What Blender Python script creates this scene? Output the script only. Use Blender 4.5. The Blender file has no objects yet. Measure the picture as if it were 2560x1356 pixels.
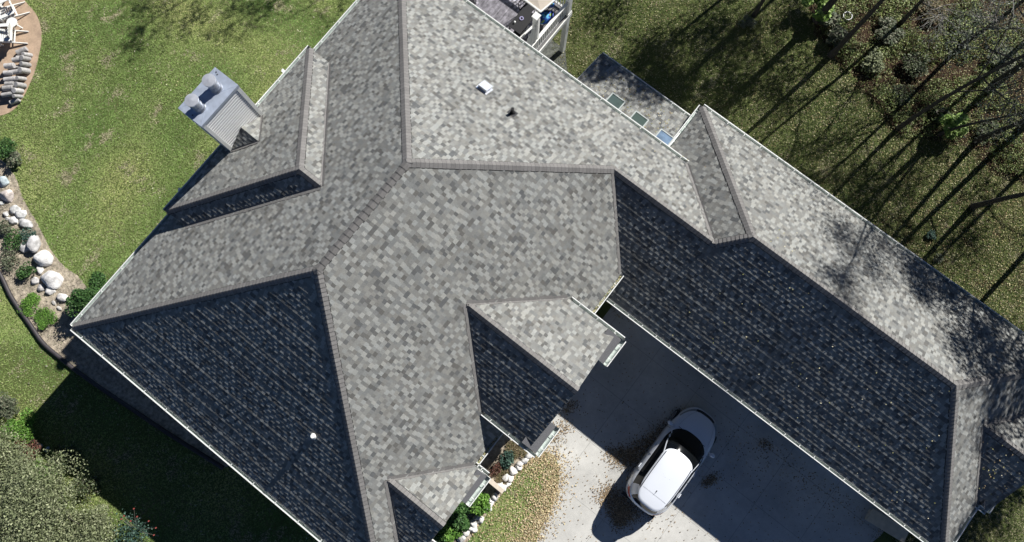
import bpy, bmesh, math, random
import numpy as np
from mathutils import Vector, Matrix, noise
R = math.radians
rng = np.random.default_rng(7)
random.seed(7)
scn = bpy.context.scene
COL = scn.collection

# ------------------------------------------------------------------ camera, sky, sun, exposure
EZ = 3.75                        # height of the main eave above the driveway; driveway is z = 0
CAM = Vector((0, 0, 25.5 + EZ))
cr = Vector((0.78788711, 0.61581171, -0.00313808))
cu = Vector((-0.60696191, 0.77740544, 0.16503948))
cf = Vector((-0.1040728, 0.12812778, -0.98628197))
FPX = 1812.28
cam = bpy.data.cameras.new('camera'); camo = bpy.data.objects.new('camera', cam); COL.objects.link(camo)
cam.sensor_width = 36; cam.lens = FPX / 2560 * 36; cam.clip_end = 1000; cam.clip_start = 0.1
m = Matrix((cr, cu, -cf)).transposed().to_4x4(); m.translation = CAM
camo.matrix_world = m
scn.camera = camo
SUN_EL, SUN_AZ = 36.0, 9.0
w = bpy.data.worlds.new('World'); scn.world = w; w.use_nodes = True
nt = w.node_tree; bg = nt.nodes['Background']
sky = nt.nodes.new('ShaderNodeTexSky'); sky.sky_type = 'NISHITA'; sky.sun_disc = False
sky.sun_elevation = R(SUN_EL); sky.sun_rotation = R(SUN_AZ)
sky.altitude = 3000; sky.air_density = 0.3; sky.dust_density = 0.05; sky.ozone_density = 3.0
nt.links.new(sky.outputs[0], bg.inputs[0]); bg.inputs[1].default_value = 0.09
sl = bpy.data.lights.new('sun', 'SUN'); sl.energy = 5.0; sl.angle = R(0.5); sl.color = (1.0, 0.975, 0.94)
so = bpy.data.objects.new('sun', sl); COL.objects.link(so)
sd = Vector((-math.sin(R(SUN_AZ)) * math.cos(R(SUN_EL)), -math.cos(R(SUN_AZ)) * math.cos(R(SUN_EL)), -math.sin(R(SUN_EL))))
so.rotation_euler = sd.to_track_quat('-Z', 'Y').to_euler(); so.location = (0, 40, 40)
scn.view_settings.view_transform = 'Standard'; scn.view_settings.look = 'None'
scn.view_settings.exposure = 0.58; scn.view_settings.gamma = 1.0
scn.cycles.max_bounces = 5; scn.cycles.diffuse_bounces = 2

# ------------------------------------------------------------------ helpers
def sst(t): t = min(1, max(0, t)); return t * t * (3 - 2 * t)
def gh(x, y):
    """terrain height: front level with the drive, the ground falls away behind the house"""
    k = sst((-x - 5) / 8.0)
    y0 = 5.5 * (1 - k) + 0.5 * k
    y1 = 12.5
    h = -2.65 * sst((y - y0) / (y1 - y0))
    h -= 0.45 * sst((-x - 9) / 5.0) * (1 - sst((y + 2) / 10))
    return h
def ghv(x, y):
    s = lambda t: (lambda q: q * q * (3 - 2 * q))(np.clip(t, 0, 1))
    k = s((-x - 5) / 8.0); y0 = 5.5 * (1 - k) + 0.5 * k
    h = -2.65 * s((y - y0) / (12.5 - y0))
    return h - 0.45 * s((-x - 9) / 5.0) * (1 - s((y + 2) / 10))
def at(px, py, z=None, up=0.0):
    """point of the site seen at photo pixel (px,py), on the terrain (plus up) or at height z"""
    d = cf + cr * ((px - 1280) / FPX) - cu * ((py - 678) / FPX)
    zz = z if z is not None else 0.0
    for _ in range(12 if z is None else 1):
        t = (zz - CAM.z) / d.z; p = CAM + d * t
        if z is None: zz = gh(p.x, p.y) + up
    return Vector((p.x, p.y, zz))

def tag(o, label=None, cat=None, group=None, kind=None):
    if label: o['label'] = label
    if cat: o['category'] = cat
    if group: o['group'] = group
    if kind: o['kind'] = kind
    return o
def empty(name, loc=(0, 0, 0), rz=0.0, parent=None):
    o = bpy.data.objects.new(name, None); COL.objects.link(o); o.location = loc; o.rotation_euler = (0, 0, rz)
    o.empty_display_size = 0.2
    if parent: o.parent = parent
    return o
class MB:
    def __init__(s): s.v = []; s.f = []; s.c = []; s.m = []
    def poly(s, pts, col=(1, 1, 1), mi=0):
        n = len(s.v); s.v += [tuple(p) for p in pts]; s.f.append(tuple(range(n, n + len(pts)))); s.c.append(col); s.m.append(mi)
    def box(s, c, sz, rz=0.0, mi=0, M=None, col=(1, 1, 1)):
        hx, hy, hz = sz[0] / 2, sz[1] / 2, sz[2] / 2
        Q = M if M is not None else Matrix.Translation(c) @ Matrix.Rotation(rz, 4, 'Z')
        P = [Q @ Vector((a * hx, b * hy, d * hz)) for a in (-1, 1) for b in (-1, 1) for d in (-1, 1)]
        for f in ((0, 1, 3, 2), (4, 6, 7, 5), (0, 4, 5, 1), (2, 3, 7, 6), (0, 2, 6, 4), (1, 5, 7, 3)):
            s.poly([P[i] for i in f], col, mi)
    def bar(s, a, b, wd, th, mi=0, upv=(0, 0, 1), col=(1, 1, 1)):
        a = Vector(a); b = Vector(b); d = b - a; L = d.length; d.normalize()
        upv = Vector(upv)
        if abs(d.dot(upv)) > 0.98: upv = Vector((1, 0, 0))
        y = upv.cross(d).normalized(); z = d.cross(y)
        M = Matrix((d, y, z)).transposed().to_4x4(); M.translation = (a + b) / 2
        s.box(None, (L, wd, th), M=M, mi=mi, col=col)
    def tube(s, P, rad, n=8, mi=0, cap=True, col=(1, 1, 1)):
        P = [Vector(p) for p in P]; base = len(s.v); k = len(P)
        for i, p in enumerate(P):
            d = (P[min(i + 1, k - 1)] - P[max(i - 1, 0)]).normalized()
            a = d.cross(Vector((0.13, 0.31, 0.94)))
            if a.length < 0.05: a = d.cross(Vector((1, 0, 0)))
            a.normalize(); b = d.cross(a)
            r = rad[i] if hasattr(rad, '__len__') else rad
            for j in range(n):
                t = 2 * math.pi * j / n; s.v.append(tuple(p + (a * math.cos(t) + b * math.sin(t)) * r))
        for i in range(k - 1):
            for j in range(n):
                s.f.append((base + i * n + j, base + i * n + (j + 1) % n, base + (i + 1) * n + (j + 1) % n, base + (i + 1) * n + j)); s.c.append(col); s.m.append(mi)
        if cap:
            s.f.append(tuple(base + j for j in range(n))[::-1]); s.c.append(col); s.m.append(mi)
            s.f.append(tuple(base + (k - 1) * n + j for j in range(n))); s.c.append(col); s.m.append(mi)
    def build(s, name, mats, parent=None, smooth=False, loc=None):
        if not isinstance(mats, (list, tuple)): mats = [mats]
        me = bpy.data.meshes.new(name); me.from_pydata(s.v, [], s.f)
        for mt in mats: me.materials.append(mt)
        if len(mats) > 1: me.polygons.foreach_set('material_index', s.m)
        ca = me.color_attributes.new('col', 'FLOAT_COLOR', 'CORNER')
        tot = [len(f) for f in s.f]
        arr = np.repeat(np.array([(c[0], c[1], c[2], 1.0) for c in s.c], dtype=np.float32), tot, axis=0)
        ca.data.foreach_set('color', arr.ravel())
        if smooth: me.polygons.foreach_set('use_smooth', [True] * len(s.f))
        me.update()
        o = bpy.data.objects.new(name, me); COL.objects.link(o)
        if parent: o.parent = parent
        if loc is not None: o.location = loc
        return o
def origin_to(o, p):
    """move a world-space mesh's origin to p without moving the mesh"""
    p = Vector(p); me = o.data; n = len(me.vertices); a = np.empty(n * 3, dtype=np.float32)
    me.vertices.foreach_get('co', a); a = a.reshape(-1, 3) - np.array(p, dtype=np.float32)
    me.vertices.foreach_set('co', a.ravel()); me.update(); o.location = p
    return o
def soup(name, P, mat, parent=None, col=None, k=4):
    """P: (n,k,3) array of small faces; col: (n,3)"""
    n = len(P); me = bpy.data.meshes.new(name)
    me.vertices.add(n * k); me.vertices.foreach_set('co', P.astype(np.float32).ravel())
    me.loops.add(n * k); me.loops.foreach_set('vertex_index', np.arange(n * k, dtype=np.int32))
    me.polygons.add(n); me.polygons.foreach_set('loop_start', np.arange(0, n * k, k, dtype=np.int32))
    try: me.polygons.foreach_set('loop_total', np.full(n, k, dtype=np.int32))
    except Exception: pass
    me.update(calc_edges=True); me.validate()
    if col is not None:
        ca = me.color_attributes.new('col', 'FLOAT_COLOR', 'CORNER')
        arr = np.ones((n * k, 4), dtype=np.float32); arr[:, :3] = np.repeat(col, k, axis=0)
        ca.data.foreach_set('color', arr.ravel())
    me.materials.append(mat)
    o = bpy.data.objects.new(name, me); COL.objects.link(o)
    if parent: o.parent = parent
    return o
def leaves(C, size, flat=0.5, aspect=0.6, r=None):
    """leaf faces (4-point diamonds, bent) at centres C (n,3); flat 1 = lying, 0 = any way"""
    r = r or rng; n = len(C)
    N = r.normal(size=(n, 3)); N /= np.linalg.norm(N, axis=1)[:, None] + 1e-9
    N = N * (1 - flat); N[:, 2] = np.abs(N[:, 2]) + flat; N /= np.linalg.norm(N, axis=1)[:, None]
    A = np.cross(N, r.normal(size=(n, 3))); A /= np.linalg.norm(A, axis=1)[:, None] + 1e-9
    B = np.cross(N, A)
    s = (size * r.uniform(0.6, 1.35, n))[:, None]
    return np.stack([C - A * s * 0.5, C - B * s * aspect * 0.5 + N * s * 0.08 + A * s * .05, C + A * s * 0.5, C + B * s * aspect * 0.5 + N * s * 0.08 + A * s * .05], axis=1)

# ------------------------------------------------------------------ materials
def mat(name, col, rough=0.7, metal=0.0, var=0.0, vscale=8.0, bump=0.0, bscale=60.0, attr=False, detail=4, trans=None, spec=0.5, var2=0.0, v2scale=0.7, coat=0.0):
    mt = bpy.data.materials.new(name); mt.use_nodes = True; t = mt.node_tree; b = t.nodes['Principled BSDF']
    b.inputs['Roughness'].default_value = rough; b.inputs['Metallic'].default_value = metal
    b.inputs['Specular IOR Level'].default_value = spec
    if coat: b.inputs['Coat Weight'].default_value = coat; b.inputs['Coat Roughness'].default_value = 0.05
    tc = t.nodes.new('ShaderNodeTexCoord')
    rgb = t.nodes.new('ShaderNodeRGB'); rgb.outputs[0].default_value = (*col, 1); out = rgb.outputs[0]
    if attr:
        a = t.nodes.new('ShaderNodeAttribute'); a.attribute_name = 'col'
        mx = t.nodes.new('ShaderNodeMix'); mx.data_type = 'RGBA'; mx.blend_type = 'MULTIPLY'; mx.inputs[0].default_value = 1
        t.links.new(out, mx.inputs[6]); t.links.new(a.outputs['Color'], mx.inputs[7]); out = mx.outputs[2]
    for vv, vs in ((var, vscale), (var2, v2scale)):
        if vv:
            no = t.nodes.new('ShaderNodeTexNoise'); no.inputs['Scale'].default_value = vs; no.inputs['Detail'].default_value = detail
            t.links.new(tc.outputs['Object'], no.inputs['Vector'])
            mr = t.nodes.new('ShaderNodeMapRange'); mr.inputs[1].default_value = 0.3; mr.inputs[2].default_value = 0.7
            mr.inputs[3].default_value = 1 - vv; mr.inputs[4].default_value = 1 + vv
            t.links.new(no.outputs[0], mr.inputs[0])
            mx = t.nodes.new('ShaderNodeVectorMath'); mx.operation = 'SCALE'
            t.links.new(out, mx.inputs[0]); t.links.new(mr.outputs[0], mx.inputs['Scale']); out = mx.outputs[0]
    t.links.new(out, b.inputs['Base Color'])
    if bump:
        no = t.nodes.new('ShaderNodeTexNoise'); no.inputs['Scale'].default_value = bscale; no.inputs['Detail'].default_value = 3
        t.links.new(tc.outputs['Object'], no.inputs['Vector'])
        bp = t.nodes.new('ShaderNodeBump'); bp.inputs['Strength'].default_value = bump; bp.inputs['Distance'].default_value = 0.02
        t.links.new(no.outputs[0], bp.inputs['Height']); t.links.new(bp.outputs[0], b.inputs['Normal'])
    if trans:
        tr = t.nodes.new('ShaderNodeBsdfTranslucent'); t.links.new(out, tr.inputs[0])
        ms = t.nodes.new('ShaderNodeMixShader'); ms.inputs[0].default_value = trans
        o = t.nodes['Material Output']; t.links.new(b.outputs[0], ms.inputs[1]); t.links.new(tr.outputs[0], ms.inputs[2]); t.links.new(ms.outputs[0], o.inputs[0])
    return mt
M = {}
M['shingle'] = mat('shingle', (1, 1, 1), 0.95, attr=True, var=0.16, vscale=38, var2=0.07, v2scale=0.55, bump=0.35, bscale=160, spec=0.15)
M['ridge'] = mat('ridge_shingle', (0.185, 0.178, 0.170), 0.95, attr=True, var=0.12, vscale=30, bump=0.3, bscale=160, spec=0.15)
M['deckfelt'] = mat('roof_deck', (0.05, 0.05, 0.052), 0.95)
M['white'] = mat('white_metal_paint', (0.78, 0.79, 0.76), 0.45, var=0.06, vscale=6)
M['gutter_in'] = mat('gutter_trough', (0.46, 0.52, 0.48), 0.6, var=0.25, vscale=9)
M['soffit'] = mat('soffit', (0.6, 0.6, 0.57), 0.7)
M['siding'] = mat('house_siding', (0.5, 0.5, 0.47), 0.7, var=0.05)
M['chsiding'] = mat('white_lap_siding', (0.86, 0.86, 0.84), 0.55, var=0.04)
M['galv'] = mat('galvanised_metal', (0.50, 0.56, 0.66), 0.34, metal=0.45, var=0.14, vscale=5, spec=0.6)
M['fluebody'] = mat('flue_pipe_metal', (0.36, 0.38, 0.42), 0.4, metal=0.6, var=0.1, vscale=9)
M['flue'] = mat('flue_metal', (0.66, 0.68, 0.72), 0.36, metal=0.55, var=0.1, vscale=9)
M['black'] = mat('black_plastic', (0.012, 0.012, 0.013), 0.5)
M['glass'] = mat('dark_glass', (0.004, 0.005, 0.006), 0.05, spec=0.28)
M['skyframe'] = mat('skylight_frame', (.22, .25, .24), .5)
M['skyglass'] = mat('skylight_glass', (0.06, 0.085, 0.075), 0.08, spec=0.9)
M['skyglassb'] = mat('bright_skylight_glass', (0.13, 0.19, 0.27), 0.08, spec=.8, var=0.35, vscale=4)
M['carpaint'] = mat('white_car_paint', (0.70, 0.73, 0.78), 0.22, spec=0.5, coat=0.8)
M['tyre'] = mat('tyre', (0.015, 0.015, 0.016), 0.85)
M['rim'] = mat('alloy_rim', (0.35, 0.36, 0.38), 0.3, metal=0.8)
M['red'] = mat('tail_light_red', (0.35, 0.01, 0.012), 0.15)
M['lamp'] = mat('head_light_lens', (0.25, 0.27, 0.3), 0.08, spec=0.8)
M['bark'] = mat('bark', (0.048, 0.044, 0.036), 0.95, var=0.35, vscale=7, bump=0.8, bscale=14)
M['twig'] = mat('pale_twig', (0.30, 0.285, 0.26), 0.9, var=0.3, vscale=2)
M['leaf'] = mat('leaf', (1, 1, 1), 0.6, attr=True, trans=0.25, spec=0.3)
M['litter'] = mat('leaf_litter', (1, 1, 1), 0.85, attr=True, spec=0.2)
M['grass'] = mat('grass_blades', (1, 1, 1), 0.75, attr=True, trans=0.2, spec=0.2)
M['rock'] = mat('fieldstone', (1, 1, 1), 0.9, attr=True, var=0.30, vscale=7, var2=0.25, v2scale=2.5, bump=0.9, bscale=14)
M['log'] = mat('weathered_log', (1, 1, 1), 0.85, attr=True, var=0.2, vscale=14, bump=0.4, bscale=30)
M['wood'] = mat('painted_white_wood', (0.74, 0.74, 0.70), 0.6, var=0.08, vscale=10)
M['cream'] = mat('cream_timber', (0.62, 0.54, 0.44), 0.8, var=0.15, vscale=6)
M['beige'] = mat('beige_canvas', (0.52, 0.46, 0.38), 0.9, var=0.08, vscale=3)
M['pipe'] = mat('black_edging', (0.035, 0.03, 0.032), 0.6, var=0.2)
M['redbud'] = mat('red_flower', (0.20, 0.035, 0.028), 0.7)
M['stem'] = mat('pale_stem', (0.26, 0.22, 0.17), 0.8)

def ground_mat():
    mt = bpy.data.materials.new('lawn'); mt.use_nodes = True; t = mt.node_tree; b = t.nodes['Principled BSDF']; b.inputs['Roughness'].default_value = 0.95
    b.inputs['Specular IOR Level'].default_value = 0.1
    L = t.links.new; N = t.nodes.new
    tc = N('ShaderNodeTexCoord')
    def nz(sc, det=4, rough=0.6):
        n = N('ShaderNodeTexNoise'); n.inputs['Scale'].default_value = sc; n.inputs['Detail'].default_value = det; n.inputs['Roughness'].default_value = rough
        L(tc.outputs['Object'], n.inputs['Vector']); return n.outputs[0]
    def mr(x, a, b_, c=0.0, d=1.0):
        n = N('ShaderNodeMapRange'); n.inputs[1].default_value = a; n.inputs[2].default_value = b_; n.inputs[3].default_value = c; n.inputs[4].default_value = d; L(x, n.inputs[0]); return n.outputs[0]
    def mix(f, a, b_):
        n = N('ShaderNodeMix'); n.data_type = 'RGBA'; L(f, n.inputs[0])
        for s, x in ((6, a), (7, b_)):
            if isinstance(x, tuple): n.inputs[s].default_value = (*x, 1)
            else: L(x, n.inputs[s])
        return n.outputs[2]
    c = mix(mr(nz(1.1, 3), 0.35, 0.65), (0.105, 0.145, 0.038), (0.14, 0.175, 0.052))
    c = mix(mr(nz(14, 4, .75), 0.35, 0.68), c, (0.14, 0.16, 0.062))
    c = mix(mr(nz(45, 2), 0.5, 0.75), c, (0.022, 0.038, 0.010))
    dry = N('ShaderNodeMath'); dry.operation = 'MULTIPLY'; L(mr(nz(0.55, 3), 0.52, 0.68), dry.inputs[0]); L(mr(nz(9, 4, .8), 0.5, 0.62), dry.inputs[1])
    c = mix(dry.outputs[0], c, (0.24, 0.21, 0.12))
    at_ = N('ShaderNodeAttribute'); at_.attribute_name = 'soil'
    wob = N('ShaderNodeMath'); wob.operation = 'ADD'; L(at_.outputs['Fac'], wob.inputs[0]); L(mr(nz(1.6, 5, .7), 0.3, 0.7, -0.35, 0.35), wob.inputs[1])
    brown = mix(mr(nz(18, 4, .8), 0.35, 0.65), (0.030, 0.018, 0.012), (0.085, 0.055, 0.034))
    c = mix(mr(wob.outputs[0], 0.42, 0.62), c, brown)
    L(c, b.inputs['Base Color'])
    bp = N('ShaderNodeBump'); bp.inputs['Strength'].default_value = 0.9; bp.inputs['Distance'].default_value = 0.05
    L(nz(30, 4, .8), bp.inputs['Height']); L(bp.outputs[0], b.inputs['Normal'])
    return mt
def concrete_mat():
    mt = bpy.data.materials.new('drive_concrete'); mt.use_nodes = True; t = mt.node_tree; b = t.nodes['Principled BSDF']; b.inputs['Roughness'].default_value = 0.8
    L = t.links.new; N = t.nodes.new
    tc = N('ShaderNodeTexCoord')
    def nz(sc, det=4, rough=0.6, lo=.3, hi=.7, a=0., b_=1.):
        n = N('ShaderNodeTexNoise'); n.inputs['Scale'].default_value = sc; n.inputs['Detail'].default_value = det; n.inputs['Roughness'].default_value = rough
        L(tc.outputs['Object'], n.inputs['Vector'])
        q = N('ShaderNodeMapRange'); q.inputs[1].default_value = lo; q.inputs[2].default_value = hi; q.inputs[3].default_value = a; q.inputs[4].default_value = b_; L(n.outputs[0], q.inputs[0]); return q.outputs[0]
    def mul(x, y):
        n = N('ShaderNodeMath'); n.operation = 'MULTIPLY'; L(x, n.inputs[0]); L(y, n.inputs[1]); return n.outputs[0]
    v = mul(mul(nz(0.45, 5, .6, .3, .7, 0.76, 1.08), nz(3.2, 6, .8, .3, .7, 0.88, 1.07)), nz(60, 2, .5, .3, .7, 0.96, 1.04))
    br = N('ShaderNodeTexBrick'); br.offset = 0; br.inputs['Scale'].default_value = 1; br.inputs['Mortar Size'].default_value = 0.011
    br.inputs['Brick Width'].default_value = 2.14; br.inputs['Row Height'].default_value = 2.05; br.inputs['Mortar Smooth'].default_value = 0.2
    mp = N('ShaderNodeMapping'); mp.inputs['Location'].default_value = (-3.54 + 2.14 * 5, -0.32 + 2.05 * 8, 0); L(tc.outputs['Object'], mp.inputs[0]); L(mp.outputs[0], br.inputs['Vector'])
    q = N('ShaderNodeMapRange'); q.inputs[3].default_value = 1; q.inputs[4].default_value = 0.66; L(br.outputs['Fac'], q.inputs[0])
    v = mul(v, q.outputs[0])
    sc = N('ShaderNodeVectorMath'); sc.operation = 'SCALE'; sc.inputs[0].default_value = (0.56, 0.55, 0.51); L(v, sc.inputs['Scale'])
    L(sc.outputs[0], b.inputs['Base Color'])
    bp = N('ShaderNodeBump'); bp.inputs['Strength'].default_value = 0.2; bp.inputs['Distance'].default_value = 0.01; L(nz(90, 3), bp.inputs['Height']); L(bp.outputs[0], b.inputs['Normal'])
    return mt
M['ground'] = ground_mat(); M['concrete'] = concrete_mat()
M['patio'] = mat('tan_patio', (0.40, 0.29, 0.20), 0.9, var=0.18, vscale=2.5, var2=0.1, v2scale=12, bump=0.3, bscale=40)
M['mulch'] = mat('mulch_bed', (0.13, 0.10, 0.078), 0.95, var=0.6, vscale=9, var2=0.3, v2scale=1.2, bump=0.9, bscale=20, detail=6)
M['slab'] = mat('shade_dark_slab', (0.10, 0.105, 0.09), 0.9, var=0.4, vscale=3, var2=.3, v2scale=12)  # slab colour kept dark to paint the shade below the deck
M['drybed'] = mat('dry_bed_soil', (0.34, 0.29, 0.22), 0.95, var=0.45, vscale=8, var2=0.3, v2scale=1.5, bump=0.9, bscale=20, detail=6)

# ------------------------------------------------------------------ terrain, drive, patio, beds
def inpoly(x, y, P):
    P = [(p[0], p[1]) for p in P]; n = len(P); r = np.zeros(np.shape(x), bool); j = n - 1
    for i in range(n):
        xi, yi = P[i]; xj, yj = P[j]
        c = ((yi > y) != (yj > y)) & (x < (xj - xi) * (y - yi) / (yj - yi + 1e-12) + xi); r ^= c; j = i
    return r
WOODS = [tuple(at(*q)[:2]) for q in ((1990, -140), (2030, 60), (2075, 130), (2130, 195), (2200, 265), (2255, 345), (2330, 345), (2420, 360), (2480, 430), (2700, 470))] + [(40, 10), (60, 40), (30, 70), (0, 60)]
def terrain():
    xs = np.concatenate([np.linspace(-140, -36, 14), np.linspace(-34, 30, 129), np.linspace(33, 140, 14)])
    ys = np.concatenate([np.linspace(-140, -26, 14), np.linspace(-24, 36, 121), np.linspace(39, 140, 14)])
    X, Y = np.meshgrid(xs, ys, indexing='ij'); Z = ghv(X, Y)
    nx, ny = X.shape; V = np.stack([X, Y, Z], -1).reshape(-1, 3)
    I = np.arange(nx * ny).reshape(nx, ny)
    F = np.stack([I[:-1, :-1], I[1:, :-1], I[1:, 1:], I[:-1, 1:]], -1).reshape(-1, 4)
    me = bpy.data.meshes.new('ground'); me.from_pydata(V.tolist(), [], F.tolist())
    me.polygons.foreach_set('use_smooth', [True] * len(F))
    s = inpoly(X, Y, WOODS).astype(float).ravel()
    s = np.maximum(s, 0.38 * np.clip((X.ravel() - 3) / 6, 0, 1) * (Y.ravel() > 11))
    a = me.attributes.new('soil', 'FLOAT', 'POINT'); a.data.foreach_set('value', s.astype(np.float32))
    me.materials.append(M['ground']); o = bpy.data.objects.new('ground', me); COL.objects.link(o)
    return tag(o, kind='structure')
terrain()
def sheet(name, pts, mt, up=0.006, kind='structure', step=0.5):
    """a sheet laid over the terrain, following it"""
    bm = bmesh.new(); vs = [bm.verts.new((p[0], p[1], 0)) for p in pts]; bm.faces.new(vs)
    xs = [p[0] for p in pts]; ys = [p[1] for p in pts]
    for ax, lo, hi in ((0, min(xs), max(xs)), (1, min(ys), max(ys))):
        c = lo + step
        while c < hi:
            no = (1, 0, 0) if ax == 0 else (0, 1, 0); co = (c, 0, 0) if ax == 0 else (0, c, 0)
            bmesh.ops.bisect_plane(bm, geom=bm.verts[:] + bm.edges[:] + bm.faces[:], plane_co=co, plane_no=no); c += step
    bmesh.ops.triangulate(bm, faces=bm.faces[:])
    for v in bm.verts: v.co.z = gh(v.co.x, v.co.y) + up
    bm.normal_update()
    for f in bm.faces:
        if f.normal.z < 0: f.normal_flip()
    me = bpy.data.meshes.new(name); bm.to_mesh(me); bm.free(); me.materials.append(mt)
    o = bpy.data.objects.new(name, me); COL.objects.link(o); return tag(o, kind=kind)
def smooth_line(P, n=6):
    P = [Vector((p[0], p[1], p[2] if len(p) > 2 else 0)) for p in P]; out = []
    for i in range(len(P) - 1):
        p0 = P[max(i - 1, 0)]; p1 = P[i]; p2 = P[i + 1]; p3 = P[min(i + 2, len(P) - 1)]
        for k in range(n):
            t = k / n; out.append(0.5 * ((2 * p1) + (p2 - p0) * t + (2 * p0 - 5 * p1 + 4 * p2 - p3) * t * t + (3 * p1 - p0 - 3 * p2 + p3) * t ** 3))
    out.append(P[-1]); return out
isl = smooth_line([at(*q) for q in ((1300, 1135), (1345, 1128), (1385, 1140), (1398, 1185), (1388, 1245), (1368, 1290), (1345, 1340), (1335, 1400))], 4)
drive = [(1.0, 5.3), (1.0, -1.2), (0.9, -1.6)] + [(p.x, p.y) for p in isl] + [(5.2, -12), (6, -60), (14.8, -60), (14.5, -6), (14.3, 3.9), (14.45, 4.4), (14.45, 5.3)]
sheet('driveway', drive, M['concrete'], 0.02, step=1.0)
pat = smooth_line([at(*q) for q in ((40, -60), (62, 0), (92, 38), (105, 85), (98, 140), (80, 200), (45, 265), (0, 290), (-60, 280))], 4)
PATIO = [(p.x, p.y) for p in pat] + [tuple(at(-200, 250)[:2]), tuple(at(-200, -80)[:2])]
sheet('patio', PATIO, M['patio'], 0.02)
bedin = smooth_line([at(*q) for q in ((-40, 380), (5, 400), (38, 440), (60, 500), (95, 560), (125, 620), (160, 665), (205, 700), (235, 760))], 4)
edge_px = ((-60, 610), (-20, 655), (5, 690), (32, 745), (75, 808), (110, 858), (150, 893), (190, 925), (250, 968), (330, 1022), (440, 1095), (560, 1170))
edgep = smooth_line([at(*q) for q in edge_px], 4)
BED = [(p.x, p.y) for p in bedin] + [(-13.2, -6.0), (-13.2, -7.3), (-9, -7.3), (-6, -7.5)] + [(p.x, p.y) for p in edgep[::-1]]
sheet('planting_bed', BED, M['drybed'], 0.012)
NICHE = [(0.0, -1.1), (1.7, -1.1), (1.9, -1.4)] + [tuple(at(*q)[:2]) for q in ((1335, 1135), (1300, 1175), (1262, 1225), (1215, 1290), (1160, 1370))] + [(1.6, -8), (0, -8)]
sheet('front_bed', NICHE, M['drybed'], 0.012)
# patch of concrete under the deck
sheet('deck_patio', [(-12, 10.2), (-6.6, 10.2), (-6.6, 12.6), (-7.9, 14.0), (-12, 14.0)], M['slab'], 0.02)

# ------------------------------------------------------------------ house
S = 0.6956
x0, xs_, y0, y1 = -13.67, 0.42, -7.80, 10.38
zG = -0.607; y2, yD, xg, xge = 12.81, 4.78, -0.92, 14.93
def V3(x, y, z): return Vector((x, y, z + EZ))
xg = -.95
hw_ = (xs_ - x0) / 2; zR = S * hw_; xr_ = x0 + hw_
P1 = V3(xr_, y1 - hw_, zR); P2 = V3(xr_, y0 + hw_, zR)
yw = (y1 + yD - zG / S) / 2; zw = S * (y1 - yw)
wst = V3(xs_ - (y1 - yw), yw, zw); bd = V3(xg + (zw - zG) / S, yw, zw); val = V3(xs_, yD - zG / S, 0.0); vb = V3(xg - zG / S, y1, 0.0)
hg = (y2 - yD) / 2; zg_ = zG + S * hg; gp = V3(xg + hg, yD + hg, zg_); gq = V3(xge - hg, yD + hg, zg_)
cNW0 = V3(x0, y0, 0); cNW1 = V3(x0, y1, 0); cSE0 = V3(xs_, y0, 0)
cg = V3(xg, y2, zG); cge = V3(xge, y2, zG); cgs = V3(xge, yD, zG)
dzz = 0.77; hd_ = 3.86
d1 = V3(-13.50, 5.16, dzz); d0 = V3(-13.50, -2.56, dzz); dr = V3(-13.5 + hd_, 1.30, dzz + S * hd_); ds = V3(x0 + (dzz + S * hd_) / S, 1.30, dzz + S * hd_)
dv1 = V3(x0 + dzz / S, 5.16, dzz); dv0 = V3(x0 + dzz / S, -2.56, dzz)
def gab(yc, hw2, ze, xe, xb=xs_, zb=0.0):
    za = ze + S * hw2; xa = xb - (za - zb) / S; xv = xb - (ze - zb) / S
    return V3(xa, yc, za), V3(xe, yc, za), V3(xv, yc + hw2, ze), V3(xv, yc - hw2, ze), V3(xe, yc + hw2, ze), V3(xe, yc - hw2, ze)
ga0, ga1, ga2, ga3, ga2e, ga3e = gab(1.26, 2.40, .66, 1.53)
gb0, gb1, gb2, gb3, gb2e, gb3e = gab(-4.72, 1.93, 0.0, .80)
gc0, gc1, gc2, gc3, gc2e, gc3e = gab(8.79, 1.93, zG, 15.35, xge, zG)
house = tag(empty('house', (-6, 1, 0)), 'large house with grey shingle hip roofs, white gutters and a long garage wing', 'house')
HO = Vector((-6, 1, 0))
def hb(mb, name, mt, parent=None, smooth=False):
    """build a mesh given in world coordinates under a part whose origin is the house's"""
    mb.v = [(a - HO.x, b - HO.y, c) for a, b, c in mb.v] if parent is house else mb.v
    return mb.build(name, mt, parent, smooth)
class HB(MB):
    def done(s, name, mt, parent=None, smooth=False):
        s.v = [(a - HO.x, b - HO.y, c) for a, b, c in s.v]
        return s.build(name, mt, parent or house, smooth)

def clip(poly, reg):
    """Sutherland-Hodgman clip of a 2D polygon by a convex CCW region"""
    out = poly
    for i in range(len(reg)):
        a = reg[i]; b = reg[(i + 1) % len(reg)]; ex, ey = b[0] - a[0], b[1] - a[1]
        inp = out; out = []
        if not inp: return out
        ds_ = [ex * (p[1] - a[1]) - ey * (p[0] - a[0]) for p in inp]
        for k in range(len(inp)):
            p, q = inp[k], inp[(k + 1) % len(inp)]; dp, dq = ds_[k], ds_[(k + 1) % len(inp)]
            if dp >= 0: out.append(p)
            if (dp >= 0) != (dq >= 0):
                t = dp / (dp - dq); out.append(tuple(p[j] + (q[j] - p[j]) * t for j in range(len(p))))
    return out
TONES = [((0.305, 0.305, 0.288), .2), ((0.240, 0.239, 0.226), .2), ((0.205, 0.204, 0.194), .2), ((0.185, 0.183, 0.175), .2), ((0.125, 0.124, 0.121), .2)]
TC = [t[0] for t in TONES]; TW = np.cumsum([t[1] for t in TONES])
EXPO = 0.1425
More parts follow.
